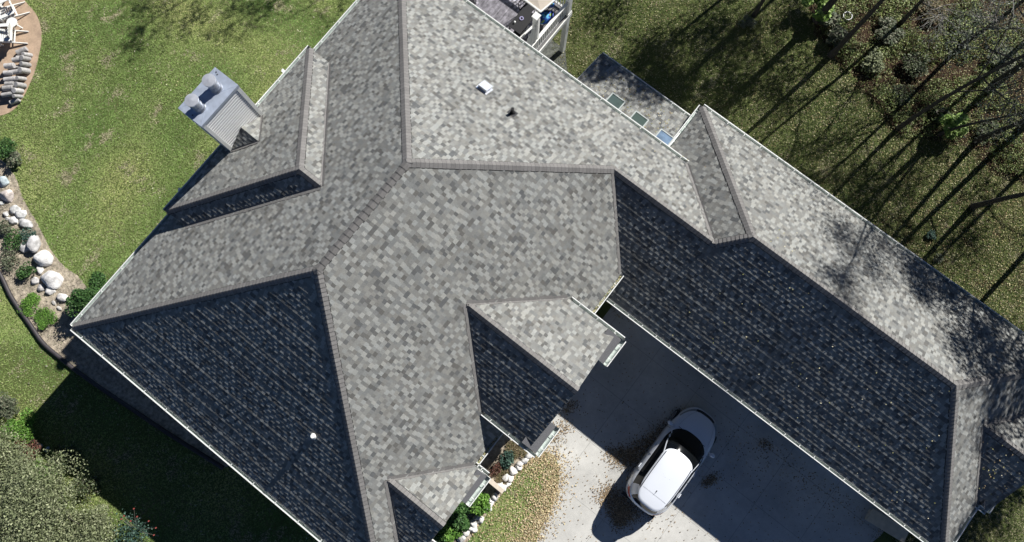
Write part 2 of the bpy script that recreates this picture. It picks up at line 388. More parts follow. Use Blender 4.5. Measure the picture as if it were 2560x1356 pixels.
def shingles(mb, polys, eave_dir, seed, v_origin):
    """laid courses of laminated shingle tabs over the coplanar convex polygons"""
    r = random.Random(seed)
    e = Vector(eave_dir).normalized(); n = None
    n = Vector()
    for P in polys:
        for i in range(len(P)): n += P[i].cross(P[(i + 1) % len(P)]) if len(polys) == 1 or P is polys[0] else Vector()
    n.normalize()
    if n.z < 0: n = -n
    up = n.cross(e).normalized()
    if up.z < 0: up = -up
    O = Vector(v_origin)
    regs = []
    for P in polys:
        q = [((p - O).dot(e), (p - O).dot(up)) for p in P]
        ar = sum(q[i][0] * q[(i + 1) % len(q)][1] - q[(i + 1) % len(q)][0] * q[i][1] for i in range(len(q)))
        if ar < 0: q = q[::-1]
        regs.append(q)
    us = [p[0] for q in regs for p in q]; vs = [p[1] for q in regs for p in q]
    u0, u1, v0, v1 = min(us), max(us), min(vs), max(vs)
    for P in polys: mb.poly([p - n * (0.014 + (p - O).dot(n)) for p in P], (0.1, 0.1, 0.1), 1)
    v = v0; row = 0
    while v < v1:
        vt = min(v + EXPO, v1 + 0.001); u = u0 - r.random() * 0.3; up_tab = r.random() < .5
        rowjit = r.uniform(-.004, .004)
        while u < u1:
            wd = r.choice((0.12, 0.135, 0.15, 0.165)) if up_tab else r.choice((0.09, 0.11, 0.13, 0.16))
            ti = r.choice((0, 0, 0, 1, 2, 4)) if up_tab else r.choice((1, 2, 2, 3, 3, 3, 2, 4))
            base = TC[ti]; g = r.uniform(0.93, 1.07); br_ = r.uniform(-.008, .010)
            g *= .95; col = (base[0] * g * .98 + br_ * .7, base[1] * g * .993 + br_ * .2, base[2] * g * .98 - br_ * .4)
            t = (0.0155 if up_tab else 0.0115) + rowjit + r.uniform(0, .0015); jl = r.uniform(-.004, .004)
            quad = [(u, v + jl), (u + wd, v + jl), (u + wd, vt + .004), (u, vt + .004)]
            def P3(p, h): return O + e * p[0] + up * p[1] + n * h
            for reg in regs:
                c = clip(quad, reg)
                if len(c) < 3: continue
                hh = lambda p: t * max(0, 1 - (p[1] - v) / EXPO * 0.85) + 0.001
                mb.poly([P3(p, hh(p)) for p in c], col)
                # nose and side faces, coloured darker to paint the shade between courses
                for i in range(len(c)):
                    p, q = c[i], c[(i + 1) % len(c)]
                    horiz = abs(p[1] - q[1]) < .002 and p[1] < v + .01
                    side = up_tab and abs(p[0] - q[0]) < .0005
                    if horiz or side:
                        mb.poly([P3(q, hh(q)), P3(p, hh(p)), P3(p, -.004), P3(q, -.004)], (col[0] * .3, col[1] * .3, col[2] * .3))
            u += wd; up_tab = not up_tab
        v += EXPO; row += 1
    return n
def sidev(A, B, n, q):
    d = (B - A).normalized(); mdir = n.cross(d).normalized()
    if mdir.dot(q - A) < 0: mdir = -mdir
    return mdir
def pn(a, b, c):
    n = (b - a).cross(c - a).normalized(); return n if n.z > 0 else -n
def ridge(A, B, qa, qb, parent, wdt=0.145, step=0.14, tone=1.0):
    """overlapping cap shingles bent over a ridge or hip; qa,qb are points in the two planes"""
    A = Vector(A); B = Vector(B); na = pn(A, B, qa); nb = pn(A, B, qb)
    ma = sidev(A, B, na, qa); mb_ = sidev(A, B, nb, qb); u = (na + nb).normalized(); d = (B - A).normalized(); L = (B - A).length
    if A.z > B.z + .01: A, B = B, A; d = -d
    mb = HB(); k = int(L / step) + 1; rr = random.Random(int(L * 1000))
    for i in range(k):
        a = A + d * (L * i / k - .004); b = A + d * (L * (i + 1) / k + .02); g = rr.uniform(.9, 1.1) * tone; c = (g, g, g); j = rr.uniform(-.006, .006)
        h0, h1 = .036, .022
        for mm, nn in ((ma, na), (mb_, nb)):
            p = [a + u * h0, b + u * h1, b + mm * (wdt + j) + nn * (h1 - .004), a + mm * (wdt + j) + nn * (h0 - .008)]
            mb.poly(p, c)
            mb.poly([p[0] + d * .001 + nn * .0015, p[0] + d * .014 + nn * .0015, p[3] + d * .014 + nn * .0015, p[3] + d * .001 + nn * .0015], (.62 * tone, .62 * tone, .62 * tone))
            mb.poly([p[3] - nn * .016, p[2] - nn * .006, p[2] + mm * .022 - nn * .006, p[3] + mm * .022 - nn * .016], (.16, .16, .16))  # dark strip painting the shadow gap along the cap's outer edge
            mb.poly([p[3], p[2], p[2] - nn * .03, p[3] - nn * .03], (.6, .6, .6))
            mb.poly([p[0], p[3], p[3] - nn * .03, p[0] - u * .03], (.45, .45, .45))
    return mb.done('ridge_cap', M['ridge'], parent)
def valley(A, B, qa, qb, parent, wdt=0.12):
    A = Vector(A); B = Vector(B); na = pn(A, B, qa); nb = pn(A, B, qb)
    ma = sidev(A, B, na, qa); mb_ = sidev(A, B, nb, qb); mb = HB(); d = (B - A).normalized(); L = (B - A).length
    k = int(L / .16) + 1; rr = random.Random(int(L * 777)); u = (na + nb).normalized()
    for i in range(k):
        a = A + d * (L * i / k); b = A + d * (L * (i + 1) / k); j = rr.uniform(-.02, .02); g = rr.uniform(.85, 1.0)
        for mm, nn in ((ma, na), (mb_, nb)):
            w_ = (wdt if mm is ma else wdt * .55)
            p = [a + u * .016, b + u * .016, b + mm * (w_ + j) + nn * .02, a + mm * (w_ + j) + nn * .02]
            mb.poly(p, (g, g, g)); mb.poly([p[3], p[2], p[2] - nn * .03, p[3] - nn * .03], (.4, .4, .4))
            mb.poly([p[2], p[1], p[1] - nn * .03, p[2] - nn * .03], (.4, .4, .4))
    return mb.done('valley_strip', M['ridge'], parent)
SD = 11
def roof(name, planes, parent=house, label=None):
    global SD
    mb = HB()
    for polys, ed, og in planes: SD += 1; shingles(mb, polys, ed, SD, og)
    o = mb.done(name, [M['shingle'], M['deckfelt']], parent)
    if label: o['label'] = label
    return o
X, Y = (1, 0, 0), (0, 1, 0)
main = roof('main_roof', [
    ([[cNW1, vb, wst, P1], [vb, bd, wst]], X, cNW1),
    ([[cNW0, cNW1, P1, P2]], Y, cNW0),
    ([[cSE0, val, wst, P1, P2]], Y, cSE0),
    ([[cNW0, cSE0, P2]], X, cNW0)])
e1, e2 = V3(0.15, yD, zG), V3(0.15, 5.62, zG + S * (5.62 - yD))
e3, e4 = V3(xg - zG / S, 10.38, 0), V3(xg, 10.38, zG)
garage = roof('garage_roof', [
    ([[V3(.42, yD, zG), V3(bd.x, yD, zG), bd, V3(.42, yw, zw)], [wst, val, V3(.42, yw, zw)], [e1, V3(.42, yD, zG), val, e2], [V3(bd.x, yD, zG), cgs, gq, gp, bd]], X, e1),
    ([[e3, cg, gp, bd], [e4, cg, e3]], Y, e4),
    ([[cg, cge, gq, gp]], X, cg),
    ([[cgs, cge, gq]], Y, cgs)])
dormer = roof('dormer_roof', [
    ([[d0, d1, dr]], Y, d0),
    ([[d1, dv1, ds, dr]], X, d1),
    ([[d0, dv0, ds, dr]], X, d0)])
gable_a = roof('front_gable_roof', [([[ga2, ga2e, ga1, ga0]], X, ga2), ([[ga3, ga3e, ga1, ga0]], X, ga3)], label='larger of the two front gable roofs, over the driveway corner')
gable_b = roof('front_gable_roof', [([[gb2, gb2e, gb1, gb0]], X, gb2), ([[gb3, gb3e, gb1, gb0]], X, gb3)], label='smaller front gable roof at the bottom edge of the photo')
gable_c = roof('side_gable_roof', [([[gc2, gc2e, gc1, gc0]], X, gc2), ([[gc3, gc3e, gc1, gc0]], X, gc3)])
po0, po1, po2, po3 = V3(-5.33, 12.32, -1.0), V3(-1.04, 12.32, -1.0), V3(-1.04, 9.9, -.20), V3(-5.33, 9.9, -.20)
porch = roof('porch_roof', [([[po0, po1, po2, po3]], X, po0)])
# ridge and hip caps
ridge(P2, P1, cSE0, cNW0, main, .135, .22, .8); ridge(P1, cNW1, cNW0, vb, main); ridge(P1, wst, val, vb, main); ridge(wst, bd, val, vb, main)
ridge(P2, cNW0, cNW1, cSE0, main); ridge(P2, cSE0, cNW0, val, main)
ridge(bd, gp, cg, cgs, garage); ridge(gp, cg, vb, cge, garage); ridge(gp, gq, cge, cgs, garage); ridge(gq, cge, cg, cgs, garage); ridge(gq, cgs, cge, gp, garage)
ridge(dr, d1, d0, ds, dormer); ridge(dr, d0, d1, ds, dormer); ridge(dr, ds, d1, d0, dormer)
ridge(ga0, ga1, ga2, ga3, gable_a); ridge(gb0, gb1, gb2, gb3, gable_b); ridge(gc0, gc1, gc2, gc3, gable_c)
valley(val, wst, cSE0, e1, garage); valley(vb, bd, cNW1, cg, garage)
valley(dv1, ds, P1, d1, dormer, .09); valley(dv0, ds, P2, d0, dormer, .13)
valley(ga2, ga0, P1, ga1, gable_a); valley(ga3, ga0, P2, ga1, gable_a)
valley(gb2, gb0, P1, gb1, gable_b); valley(gb3, gb0, P2, gb1, gable_b)
valley(gc2, gc0, gq, gc1, gable_c); valley(gc3, gc0, gq, gc1, gable_c)

# gutters with brackets
def gutter(A, B, out, sp=0.85, wdt=0.105):
    A = Vector(A); B = Vector(B); o = Vector(out).normalized(); d = (B - A); L = d.length; d.normalize()
    prof = [(-.012, .012), (-.012, -.125), (.07, -.125), (wdt - .012, -.05), (wdt - .02, .0), (wdt + .012, .0), (wdt + .012, -.02), (wdt, -.06), (.08, -.14), (-.02, -.14)]
    mb = HB(); z = Vector((0, 0, 1)); n = len(prof)
    off = .03
    for i in range(n):
        p, q = prof[i], prof[(i + 1) % n]
        mb.poly([A + o * (p[0] + off) + z * p[1], B + o * (p[0] + off) + z * p[1], B + o * (q[0] + off) + z * q[1], A + o * (q[0] + off) + z * q[1]], mi=1 if i in (1, 2) else 0)
    for E_, k in ((A, -1), (B, 1)):
        c = [E_ + d * k * .002 + o * (p[0] + off) + z * p[1] for p in ((-.012, 0), (-.012, -.14), (.095, -.14), (wdt, -.05), (wdt, 0))]
        mb.poly(c); mb.poly([x_ + d * k * .006 for x_ in c])
    g = mb.done('gutter', [M['white'], M['gutter_in']], house)
    k = int(L / sp)
    for i in range(k):
        c = A + d * (L * (i + .5) / k) + o * (wdt / 2 + off) - z * .004
        b = HB(); b.bar(c - o * wdt * .55, c + o * wdt * .5, .022, .008)
        b.done('gutter_bracket', M['white'], g)
    return g
def off(p, dx=0, dy=0, dz=0): return Vector((p.x + dx, p.y + dy, p.z + dz))
gutter(cNW0, off(V3(x0, -2.6, 0)), (-1, 0, 0), 1.0)
gutter(V3(x0, 5.3, 0), cNW1, (-1, 0, 0), 1.0)
gutter(off(d0, 0, -.05), off(d1, 0, .05), (-1, 0, 0), 1.0)
gutter(cNW0, cSE0, (0, -1, 0), 1.0)
gutter(off(vb, -13.6 + .02), off(vb, .12), (0, 1, 0), .9)
gutter(V3(.62, yD, zG), cgs, (0, -1, 0), .62)
gutter(cg, cge, (0, 1, 0), .75)
gutter(V3(xg, 10.7, zG), cg, (-1, 0, 0), .7)
gutter(V3(xs_, 3.72, 0), V3(xs_, 5.70, 0), (1, 0, 0), .7)
gutter(V3(xs_, -2.75, 0), V3(xs_, -1.1, 0), (1, 0, 0), .7)
gutter(V3(xs_, -7.8, 0), V3(xs_, -6.7, 0), (1, 0, 0), .7)
gutter(off(ga2, .1), off(ga2e, .32), (0, 1, 0), .7)
gutter(off(ga3, .1), off(ga3e, .32), (0, -1, 0), .7)
gutter(off(gb2, .0), off(gb2e, .2), (0, 1, 0), .5)
gutter(off(gc3, .0), off(gc3e, .0), (0, -1, 0), .5)
gutter(V3(1.78, 3.7, .64), V3(1.78, 2.62, .64), (1, 0, 0), .5, .15)
gutter(V3(1.78, -1.18, .64), V3(1.78, -.02, .64), (1, 0, 0), .5, .15)
gutter(V3(.98, -2.79, -.02), V3(.98, -3.95, -.02), (1, 0, 0), .5, .15)
gutter(V3(.98, -6.65, -.02), V3(.98, -5.55, -.02), (1, 0, 0), .5, .15)
gutter(V3(15.3, 6.86, zG - .02), V3(15.3, 7.85, zG - .02), (1, 0, 0), .5, .15)
gutter(V3(xge, yD, zG), V3(xge, 6.86, zG), (1, 0, 0), .7)
gutter(V3(xge, 10.72, zG), cge, (1, 0, 0), .7)
gutter(po0, po1, (0, 1, 0), .55, .1)
# returns: little sloped shingled shelves at the gable feet
def ret(parent, xa, xb, ya, yb, z):
    mb = HB(); zt = z + .20
    a, b, c, d_ = V3(xb, ya, z), V3(xb, yb, z), V3(xa, yb, zt), V3(xa, ya, zt)
    mb.poly([a, b, c, d_], (.13, .13, .135))
    mb.poly([b, V3(xb, yb, z - .13), V3(xa, yb, z - .13), c], (.5, .5, .5), 1); mb.poly([a, V3(xb, ya, z - .13), V3(xa, ya, z - .13), d_], (.5, .5, .5), 1)
    mb.poly([V3(xb, ya, z - .13), V3(xb, yb, z - .13), V3(xa, yb, z - .13), V3(xa, ya, z - .13)], (.5, .5, .5), 1)
    mb.poly([a, b, V3(xb, yb, z - .13), V3(xb, ya, z - .13)], (.5, .5, .5), 1)
    mb.done('gable_return', [M['shingle'], M['white']], parent)
ret(gable_a, 1.2, 1.80, 2.62, 3.66, .64); ret(gable_a, 1.2, 1.80, -1.14, -.02, .64)
ret(gable_b, .6, 1.0, -3.95, -2.79, -.02); ret(gable_b, .6, 1.0, -6.65, -5.55, -.02)
ret(gable_c, 15.0, 15.32, 6.86, 7.85, zG - .02); ret(gable_c, 15.0, 15.32, 9.8, 10.72, zG - .02)
# rakes (white boards under the gable edge) and fascia / soffit / walls
def rake(parent, E_, top, F_):
    mb = HB()
    for p in (E_, F_):
        mb.bar(p + Vector((-.02, 0, -.10)), top + Vector((-.02, 0, -.10)), .03, .15)
    mb.done('rake_board', M['white'], parent)
rake(gable_a, ga2e, ga1, ga3e); rake(gable_b, gb2e, gb1, gb3e); rake(gable_c, gc2e, gc1, gc3e)
mb = HB(); mb.bar(po0 + Vector((-.01, 0, -.08)), po3 + Vector((-.01, 0, -.08)), .03, .13); mb.bar(po1 + Vector((.01, 0, -.08)), po2 + Vector((.01, 0, -.08)), .03, .13); mb.done('rake_board', M['white'], porch)
def slab(xa, xb, ya, yb, za, zb): return ((xa + xb) / 2, (ya + yb) / 2, (za + zb) / 2 + EZ), (xb - xa, yb - ya, zb - za)
mb = HB()
for q in ((x0 + .02, xs_ - .02, y0 + .02, y1 - .02, -.20, -.17), (xg + .02, xge - .02, yD + .02, y2 - .02, zG - .2, zG - .17), (0, 1.5, -1.12, 3.64, .46, .49), (0.3, .78, -6.63, -2.81, -.2, -.17), (14.8, 15.3, 6.9, 10.7, zG - .2, zG - .17)):
    c, s_ = slab(*q); mb.box(c, s_)
for A_, B_ in ((cNW0, cNW1), (cNW0, cSE0), (V3(x0, y1, 0), V3(vb.x, y1, 0)), (V3(xs_, y0, 0), V3(xs_, 5.66, 0))):
    mb.bar(A_ + Vector((0, 0, -.11)), B_ + Vector((0, 0, -.11)), .025, .17)
zg = Vector((0, 0, -.11))
for A_, B_ in ((cg, cge), (V3(.45, yD, zG), cgs), (V3(xg, 10.4, zG), cg), (cgs, V3(xge, 6.86, zG)), (V3(xge, 10.72, zG), cge), (off(d0), off(d1))):
    mb.bar(A_ + zg, B_ + zg, .025, .17)
mb.done('fascia', M['soffit'], house)
mb = HB()
for q in ((x0 + .5, -.06, y0 + .5, y1 - .5, -6.4, -.19), (-.5, 14.45, 5.27, 12.3, -6.4, zG - .19), (-.1, 1.14, -.7, 3.2, -3.4, .47), (-.1, .5, -6.2, -3.2, -3.4, -.19), (14.4, 14.9, 7.3, 10.3, -5, zG - .19), (-13.45, -12.4, -2.5, 5.1, -6.4, .60), (-5.2, -1.2, 9.8, 12.1, -6.0, -1.05)):
    c, s_ = slab(*q); mb.box(c, s_)
for top, xe, ya, yb, z in ((ga1, 1.14, 3.4, -.9, .70), (gb1, .5, -3.0, -6.4, .05), (gc1, 14.9, 10.4, 7.2, zG + .05)):
    mb.poly([V3(xe, ya, z), V3(xe, yb, z), Vector((xe, top.y, top.z - .12))])
wall = mb.done('wall', M['siding'], house)
for xc in (3.2, 7.2, 11.2):
    mb = HB()
    for k in range(4): mb.box((xc, 5.25, .33 + k * .56), (2.75, .05, .545))
    mb.done('garage_door', M['white'], wall)
for (xc, yc, zc, sx, sy) in ((-13.19, -5.4, 1.7, .06, 1.3), (-13.19, 7.8, 1.2, .06, 1.4), (-8.5, -7.32, 1.7, 1.4, .06), (-3.5, -7.32, 1.7, 1.4, .06), (-13.47, 4.0, 1.6, .06, 1.0), (6, 12.32, .4, 1.3, .06), (1.16, 1.2, 1.5, .06, 1.6)):
    mb = HB(); mb.box((xc, yc, zc), (sx + .05, sy + .12, 1.5)); fr = mb.done('window_frame', M['white'], wall)
    mb = HB(); mb.box((xc, yc, zc), (sx + (.08 if sx < sy else -.06), sy + (.08 if sy < sx else -.02), 1.36)); mb.done('window_pane', M['glass'], wall)

# skylights
for (px, py), mt in (((1534, 262), 'skyglass'), ((1592, 308), 'skyglass'), ((1655, 353), 'skyglassb')):
    c = at(px, py, EZ - .55); c.z = EZ - 1.0 + (12.32 - c.y) * .3306 + .06
    Mx = Matrix.Translation(c) @ Matrix.Rotation(-math.atan(.3306), 4, 'X')
    sk = HB()
    for a_, b_, s1, s2 in ((0, .33, .62, .045), (0, -.33, .62, .045), (.29, 0, .045, .62), (-.29, 0, .045, .62)):
        sk.box(None, (s1, s2, .12), M=Mx @ Matrix.Translation((a_, b_, 0)))
    sk.box(None, (.55, .62, .02), M=Mx @ Matrix.Translation((0, 0, .03)), mi=1)
    sk.done('skylight', [M['skyframe'], M[mt]], house)

# chimney: siding chase, metal cap, two flues, and the saddle behind it
chim = empty('chimney', (0, 0, 0), parent=house)
cx0, cx1, cy0, cy1, czt = -13.92, -12.95, .45, 2.19, 3.62
mb = HB(); mb.box(((cx0 + cx1) / 2 - .02, (cy0 + cy1) / 2, (czt - .04 + EZ - 3.2) / 2), (cx1 - cx0 - .08, cy1 - cy0 - .06, czt - .04 + EZ + 3.2)); mb.done('chase', M['chsiding'], chim)
for face in range(4):          # lap siding boards on each face, corner boards at the edges
    mb = HB(); zb = EZ + (.95 if face == 0 else -4.5); k = int((EZ + czt - .08 - zb) / .142)
    for i in range(k):
        z = EZ + czt - .08 - .142 * (i + 1)
        a, b = (cy0 + .12, cy1 - .12) if face in (0, 1) else (cx0 + .1, cx1 - .1)
        fx = {0: cx1 - .055, 1: cx0 + .015, 2: cy0 + .02, 3: cy1 - .02}[face]; o_ = 1 if face in (0, 3) else -1
        if face == 1: fx = cx0
        P_ = (lambda u, d, h: Vector((fx + d, u, h))) if face in (0, 1) else (lambda u, d, h: Vector((u, fx + d, h)))
        prof_ = [(0, -.001), (.044, 0), (.044, .088), (.006, .100), (.002, .143)]
        for (da, ha), (db, hb_) in zip(prof_[:-1], prof_[1:]): mb.poly([P_(a, da * o_, z + ha), P_(b, da * o_, z + ha), P_(b, db * o_, z + hb_), P_(a, db * o_, z + hb_)])
    mb.done('lap_siding', M['chsiding'], chim)
for (x_, y_) in ((cx1 - .045, cy0 + .06), (cx1 - .045, cy1 - .06), (cx0 + .03, cy0 + .06), (cx0 + .03, cy1 - .06)):
    mb = HB(); mb.box((x_, y_, (czt - .05 + EZ - 3.2) / 2), (.10, .12, czt - .05 + EZ + 3.2)); mb.done('corner_board', M['white'], chim)
mb = HB(); mb.box(((cx0 + cx1) / 2, (cy0 + cy1) / 2, EZ + czt - .06), (cx1 - cx0 + .03, cy1 - cy0 + .03, .12))
for a, b in (((cx0, cy0), (cx1, cy1)), ((cx0, cy1), (cx1, cy0))):
    mb.bar((a[0], a[1], EZ + czt + .002), (b[0], b[1], EZ + czt + .002), .02, .008)
for p in ((-13.78, 2.1), (-13.70, 2.06), (-13.4, .55)): mb.tube([(p[0], p[1], EZ + czt), (p[0], p[1], EZ + czt + .02)], .018, 8, mi=1)
mb.done('chimney_cap', [M['galv'], M['black']], chim)
for fx, fy in ((-13.42, 1.70), (-13.40, .88)):
    z = EZ + czt; mb = HB()
    mb.tube([(fx, fy, z), (fx, fy, z + .04)], .205, 32); mb.tube([(fx, fy, z + .03), (fx, fy, z + .16), (fx, fy, z + .17)], [.19, .165, .165], 32)
    mb.tube([(fx, fy, z + .15), (fx, fy, z + .48)], .162, 32)
    mb.tube([(fx, fy, z + .24), (fx, fy, z + .26)], .175, 32)
    for k in range(6):
        t = k * math.pi / 3; mb.box((fx + .15 * math.cos(t), fy + .15 * math.sin(t), z + .52), (.02, .02, .1))
    fl = mb.done('flue', M['fluebody'], chim, True)
    mb = HB(); mb.tube([(fx, fy, z + .545), (fx, fy, z + .60), (fx, fy, z + .602), (fx, fy, z + .625)], [.215, .215, .205, .02], 40); mb.done('flue_cap', M['flue'], fl)
# saddle behind the chimney
q0 = V3(-12.95, 1.30, 1.72); q1 = V3(-12.14, 1.28, 1.72); qa = V3(-12.95, 2.10, 1.165); qb = V3(-12.95, .45, 1.165)
for p in (q0, q1, qa, qb): p.z += .015
mb = HB()
for P_ in ([qa, q1, q0], [qb, q1, q0]): SD += 1; shingles(mb, [P_], X, SD, P_[0])
sad = mb.done('saddle_roof', [M['shingle'], M['deckfelt']], chim)
valley(qa, q1, P1, q0, sad, .07); valley(qb, q1, P2, q0, sad, .07)

# small things fixed to the roof
c = Vector((-7.12, 7.44, 2.05 + EZ)); Mx = Matrix.Translation(c) @ Matrix.Rotation(-math.atan(S), 4, 'X')
mb = HB(); mb.box(None, (.46, .46, .01), M=Mx @ Matrix.Translation((0, 0, .02))); mb.box(None, (.33, .33, .10), M=Mx @ Matrix.Translation((0, -.01, .07))); mb.box(None, (.37, .40, .03), M=Mx @ Matrix.Translation((0, 0, .14)))
mb.done('roof_vent', M['flue'], house)
def stack(q, r_, h, mt, slope, fl=True, name='vent_pipe', label=None):
    c = Vector(q); mb = HB()
    mb.tube([c - Vector((0, 0, .1)), c + Vector((0, 0, h))], r_, 16)
    mb.tube([c + Vector((0, 0, -.02)), c + Vector((0, 0, .12))], [r_ * 2.0, r_ * 1.15], 16)
    if fl: mb.box(None, (.30, .32, .008), M=Matrix.Translation(c + Vector((0, 0, .02))) @ Matrix.Rotation(math.atan(slope), 4, 'X'))
    o = mb.done(name, mt, house)
    if label: o['label'] = label
stack((-5.80, 7.33, 2.12 + EZ), .055, .38, M['black'], -S, label='black plumbing vent pipe on the bright back slope')
stack((-4.18, -5.0, 1.95 + EZ), .06, .10, M['white'], S, False, label='white vent pipe on the dark front left slope')
stack((-13.6, -1.2, .30 + EZ), .03, .1, M['white'], S, False, 'downspout_elbow')
for q in ((-13.78, -1.75, .62), (-13.83, 3.95, .62)):
    mb = HB(); mb.box((q[0], q[1], EZ + q[2] - .2), (.16, .11, .10)); mb.box((q[0] - .09, q[1] + .03, EZ + q[2] - .3), (.08, .08, .22)); mb.bar((q[0] - .1, q[1] + .03, EZ + q[2] - .35), (q[0] + .25, q[1] + .03, EZ - 1.0), .08, .06)
    mb.done('downspout', M['white'], house)

# ------------------------------------------------------------------ car
def make_car(name='parked_car'):
    C0 = (Vector((5.62, 3.84, 0)) + Vector((6.86, -.62, 0))) / 2
    hd = Vector((0, 1, 0)); C0 = Vector((6.34, 1.74, 0))
    root = tag(empty('parked_car', (C0.x, C0.y, .02), math.atan2(hd.y, hd.x)), 'white hatchback SUV parked on the concrete driveway between the house and the garage wing', 'car')
    # horizontal slices: z, front, rear, half width, front roundness, rear roundness, middle
    K = [(.20, 2.06, -2.04, .80, 3.0, 3.6), (.30, 2.17, -2.14, .885, 3.0, 3.6), (.45, 2.235, -2.20, .915, 2.9, 3.4), (.62, 2.245, -2.225, .925, 2.8, 3.3),
         (.74, 2.22, -2.215, .928, 2.75, 3.2), (.83, 2.17, -2.20, .925, 2.7, 3.2), (.89, 2.06, -2.185, .915, 2.7, 3.2), (.935, 1.88, -2.17, .90, 2.7, 3.2),
         (.985, 1.62, -2.22, .88, 2.6, 3.2), (1.025, 1.40, -2.20, .86, 2.5, 3.1), (1.055, 1.28, -2.17, .845, 2.5, 3.1), (1.075, 1.20, -2.15, .828, 2.5, 3.1),
         (1.16, 1.03, -2.11, .795, 2.5, 3.1), (1.26, .84, -2.06, .755, 2.6, 3.1), (1.36, .65, -2.01, .715, 2.6, 3.2), (1.45, .48, -1.95, .675, 2.7, 3.2), (1.52, .33, -1.90, .64, 2.8, 3.2),
         (1.555, .25, -2.03, .615, 2.9, 3.4), (1.58, .16, -2.02, .59, 3.0, 3.4), (1.60, .04, -1.90, .55, 3.0, 4), (1.622, -.25, -1.5, .42, 3, 3.4), (1.634, -.5, -1.2, .26, 2.6, 2.8), (1.638, -.8, -.9, .04, 2, 2)]
    NT = 96; rings = []
    for z, xf, xr, hw, nf, nr in K:
        xm = min(.35, xf - .55) if z < 1.6 else -.75; xmr = max(-.9, xr + .55) if z < 1.6 else -.78; ring = []
        for i in range(NT):
            t = 2 * math.pi * i / NT; c, s = math.cos(t), math.sin(t); n = nf if c > 0 else nr
            a = abs(c) ** (2 / n); b = abs(s) ** (2 / n)
            x = xm + (xf - xm) * a if c > 0 else xmr - (xmr - xr) * a
            y = hw * b * (1 if s > 0 else -1)
            # bonnet and front wing are fuller than the plain slice
            ring.append(Vector((x, y, z)))
        rings.append(ring)
    parts = {}
    def P(k):
        if k not in parts: parts[k] = MB()
        return parts[k]
    for L in range(len(K) - 1):
        za = (K[L][0] + K[L + 1][0]) / 2
        for i in range(NT):
            j = (i + 1) % NT; q = [rings[L][i], rings[L][j], rings[L + 1][j], rings[L + 1][i]]
            cx = sum(p.x for p in q) / 4; cy = sum(p.y for p in q) / 4; k = 'body'
            ay = abs(cy); hw = K[L][3]
            if 1.075 < za < 1.53:
                f = (za - 1.07) / .47
                if cx > K[L][1] - .40: k = 'windshield'
                elif cx < K[L][2] + .16 and ay < hw * .86: k = 'rear_window'
                elif -1.65 + .12 * f < cx < K[L][1] - .47 and ay > hw * .7 and 1.08 < za < 1.49:
                    k = 'side_window' if not (-.42 < cx < -.34) else ('door_pillar_l' if cy > 0 else 'door_pillar_r')
            elif .83 < za < .90 and cx > 1.50 and .40 < ay: k = 'headlight'
            elif .83 < za < .89 and cx > 1.9: k = 'grille'
            elif .80 < za < 1.04 and cx < -1.82 and ay > .52: k = 'taillight'
            elif za < .34: k = 'lower_trim'
            if k == 'side_window': k = 'side_window_l' if cy > 0 else 'side_window_r'
            if k == 'headlight': k = 'headlight_l' if cy > 0 else 'headlight_r'
            if k == 'taillight': k = 'taillight_l' if cy > 0 else 'taillight_r'
            P(k).poly(q)
    P('body').poly(rings[-1])
    mats = dict(body='carpaint', windshield='glass', rear_window='glass', side_window='glass', door_pillar='black', headlight='lamp', taillight='red', grille='black', lower_trim='black')
    body = None
    for k in sorted(parts, key=lambda a: a != 'body'):
        nm = k[:-2] if k[-2:] in ('_l', '_r') else k
        o = parts[k].build(nm, M[mats[nm]], root, smooth=True)
        bm = bmesh.new(); bm.from_mesh(o.data); bmesh.ops.remove_doubles(bm, verts=bm.verts[:], dist=.0008); bmesh.ops.recalc_face_normals(bm, faces=bm.faces[:]); bm.to_mesh(o.data); bm.free()
        if k == 'body': body = o
    # roof ditches, wipers, bonnet seams, handles, hatch seam, plate
    def roofz(x, y): return 1.585 + .05 * max(0, 1 - (y / .6) ** 2) * (1 if x > -1.5 else .8)
    mb = MB()
    for sgn in (-1, 1):
        pts_ = [Vector((x, sgn * (.585 - .03 * ((x + .7) / 1.0) ** 2), 1.583)) for x in np.linspace(.05, -1.60, 14)]
        for a, b in zip(pts_[:-1], pts_[1:]): mb.bar(a, b, .022, .016)
    mb.build('roof_seam', M['black'], root)
    mb = MB(); pts_ = [Vector((-1.5, y, 1.606 + .014 * (1 - (y / .5) ** 2))) for y in np.linspace(-.5, .5, 9)]
    for a, b in zip(pts_[:-1], pts_[1:]): mb.bar(a, b, .008, .012)
    mb.build('hatch_seam', M['rim'], root)
    mb = MB(); mb.tube([(-1.36, .02, 1.62), (-1.44, .02, 1.70)], [.008, .004], 6); mb.box((-1.35, .02, 1.626), (.07, .03, .02)); mb.build('antenna', M['black'], root)
    for sgn in (-1, 1):
        mb = MB()
        a0 = [Vector((x, sgn * yy, z)) for x, yy, z in ((1.18, .66, 1.066), (1.5, .60, 1.035), (1.8, .50, .985), (2.02, .36, .915))]
        for a, b in zip(a0[:-1], a0[1:]): mb.bar(a, b, .008, .006)
        mb.build('bonnet_seam', M['rim'], root)
        mb = MB(); mb.tube([(1.02, sgn * .80, 1.10), (1.0, sgn * .90, 1.12)], .03, 8); 
        mb2 = [(.98, sgn * .87, 1.13, .05), (1.0, sgn * .93, 1.14, .085), (1.0, sgn * 1.0, 1.14, .085), (.985, sgn * 1.06, 1.135, .06), (.97, sgn * 1.08, 1.13, .02)]
        mb.tube([(a, b, c) for a, b, c, d in mb2], [d for a, b, c, d in mb2], 12)
        mb.build('wing_mirror', M['carpaint'], root, True)
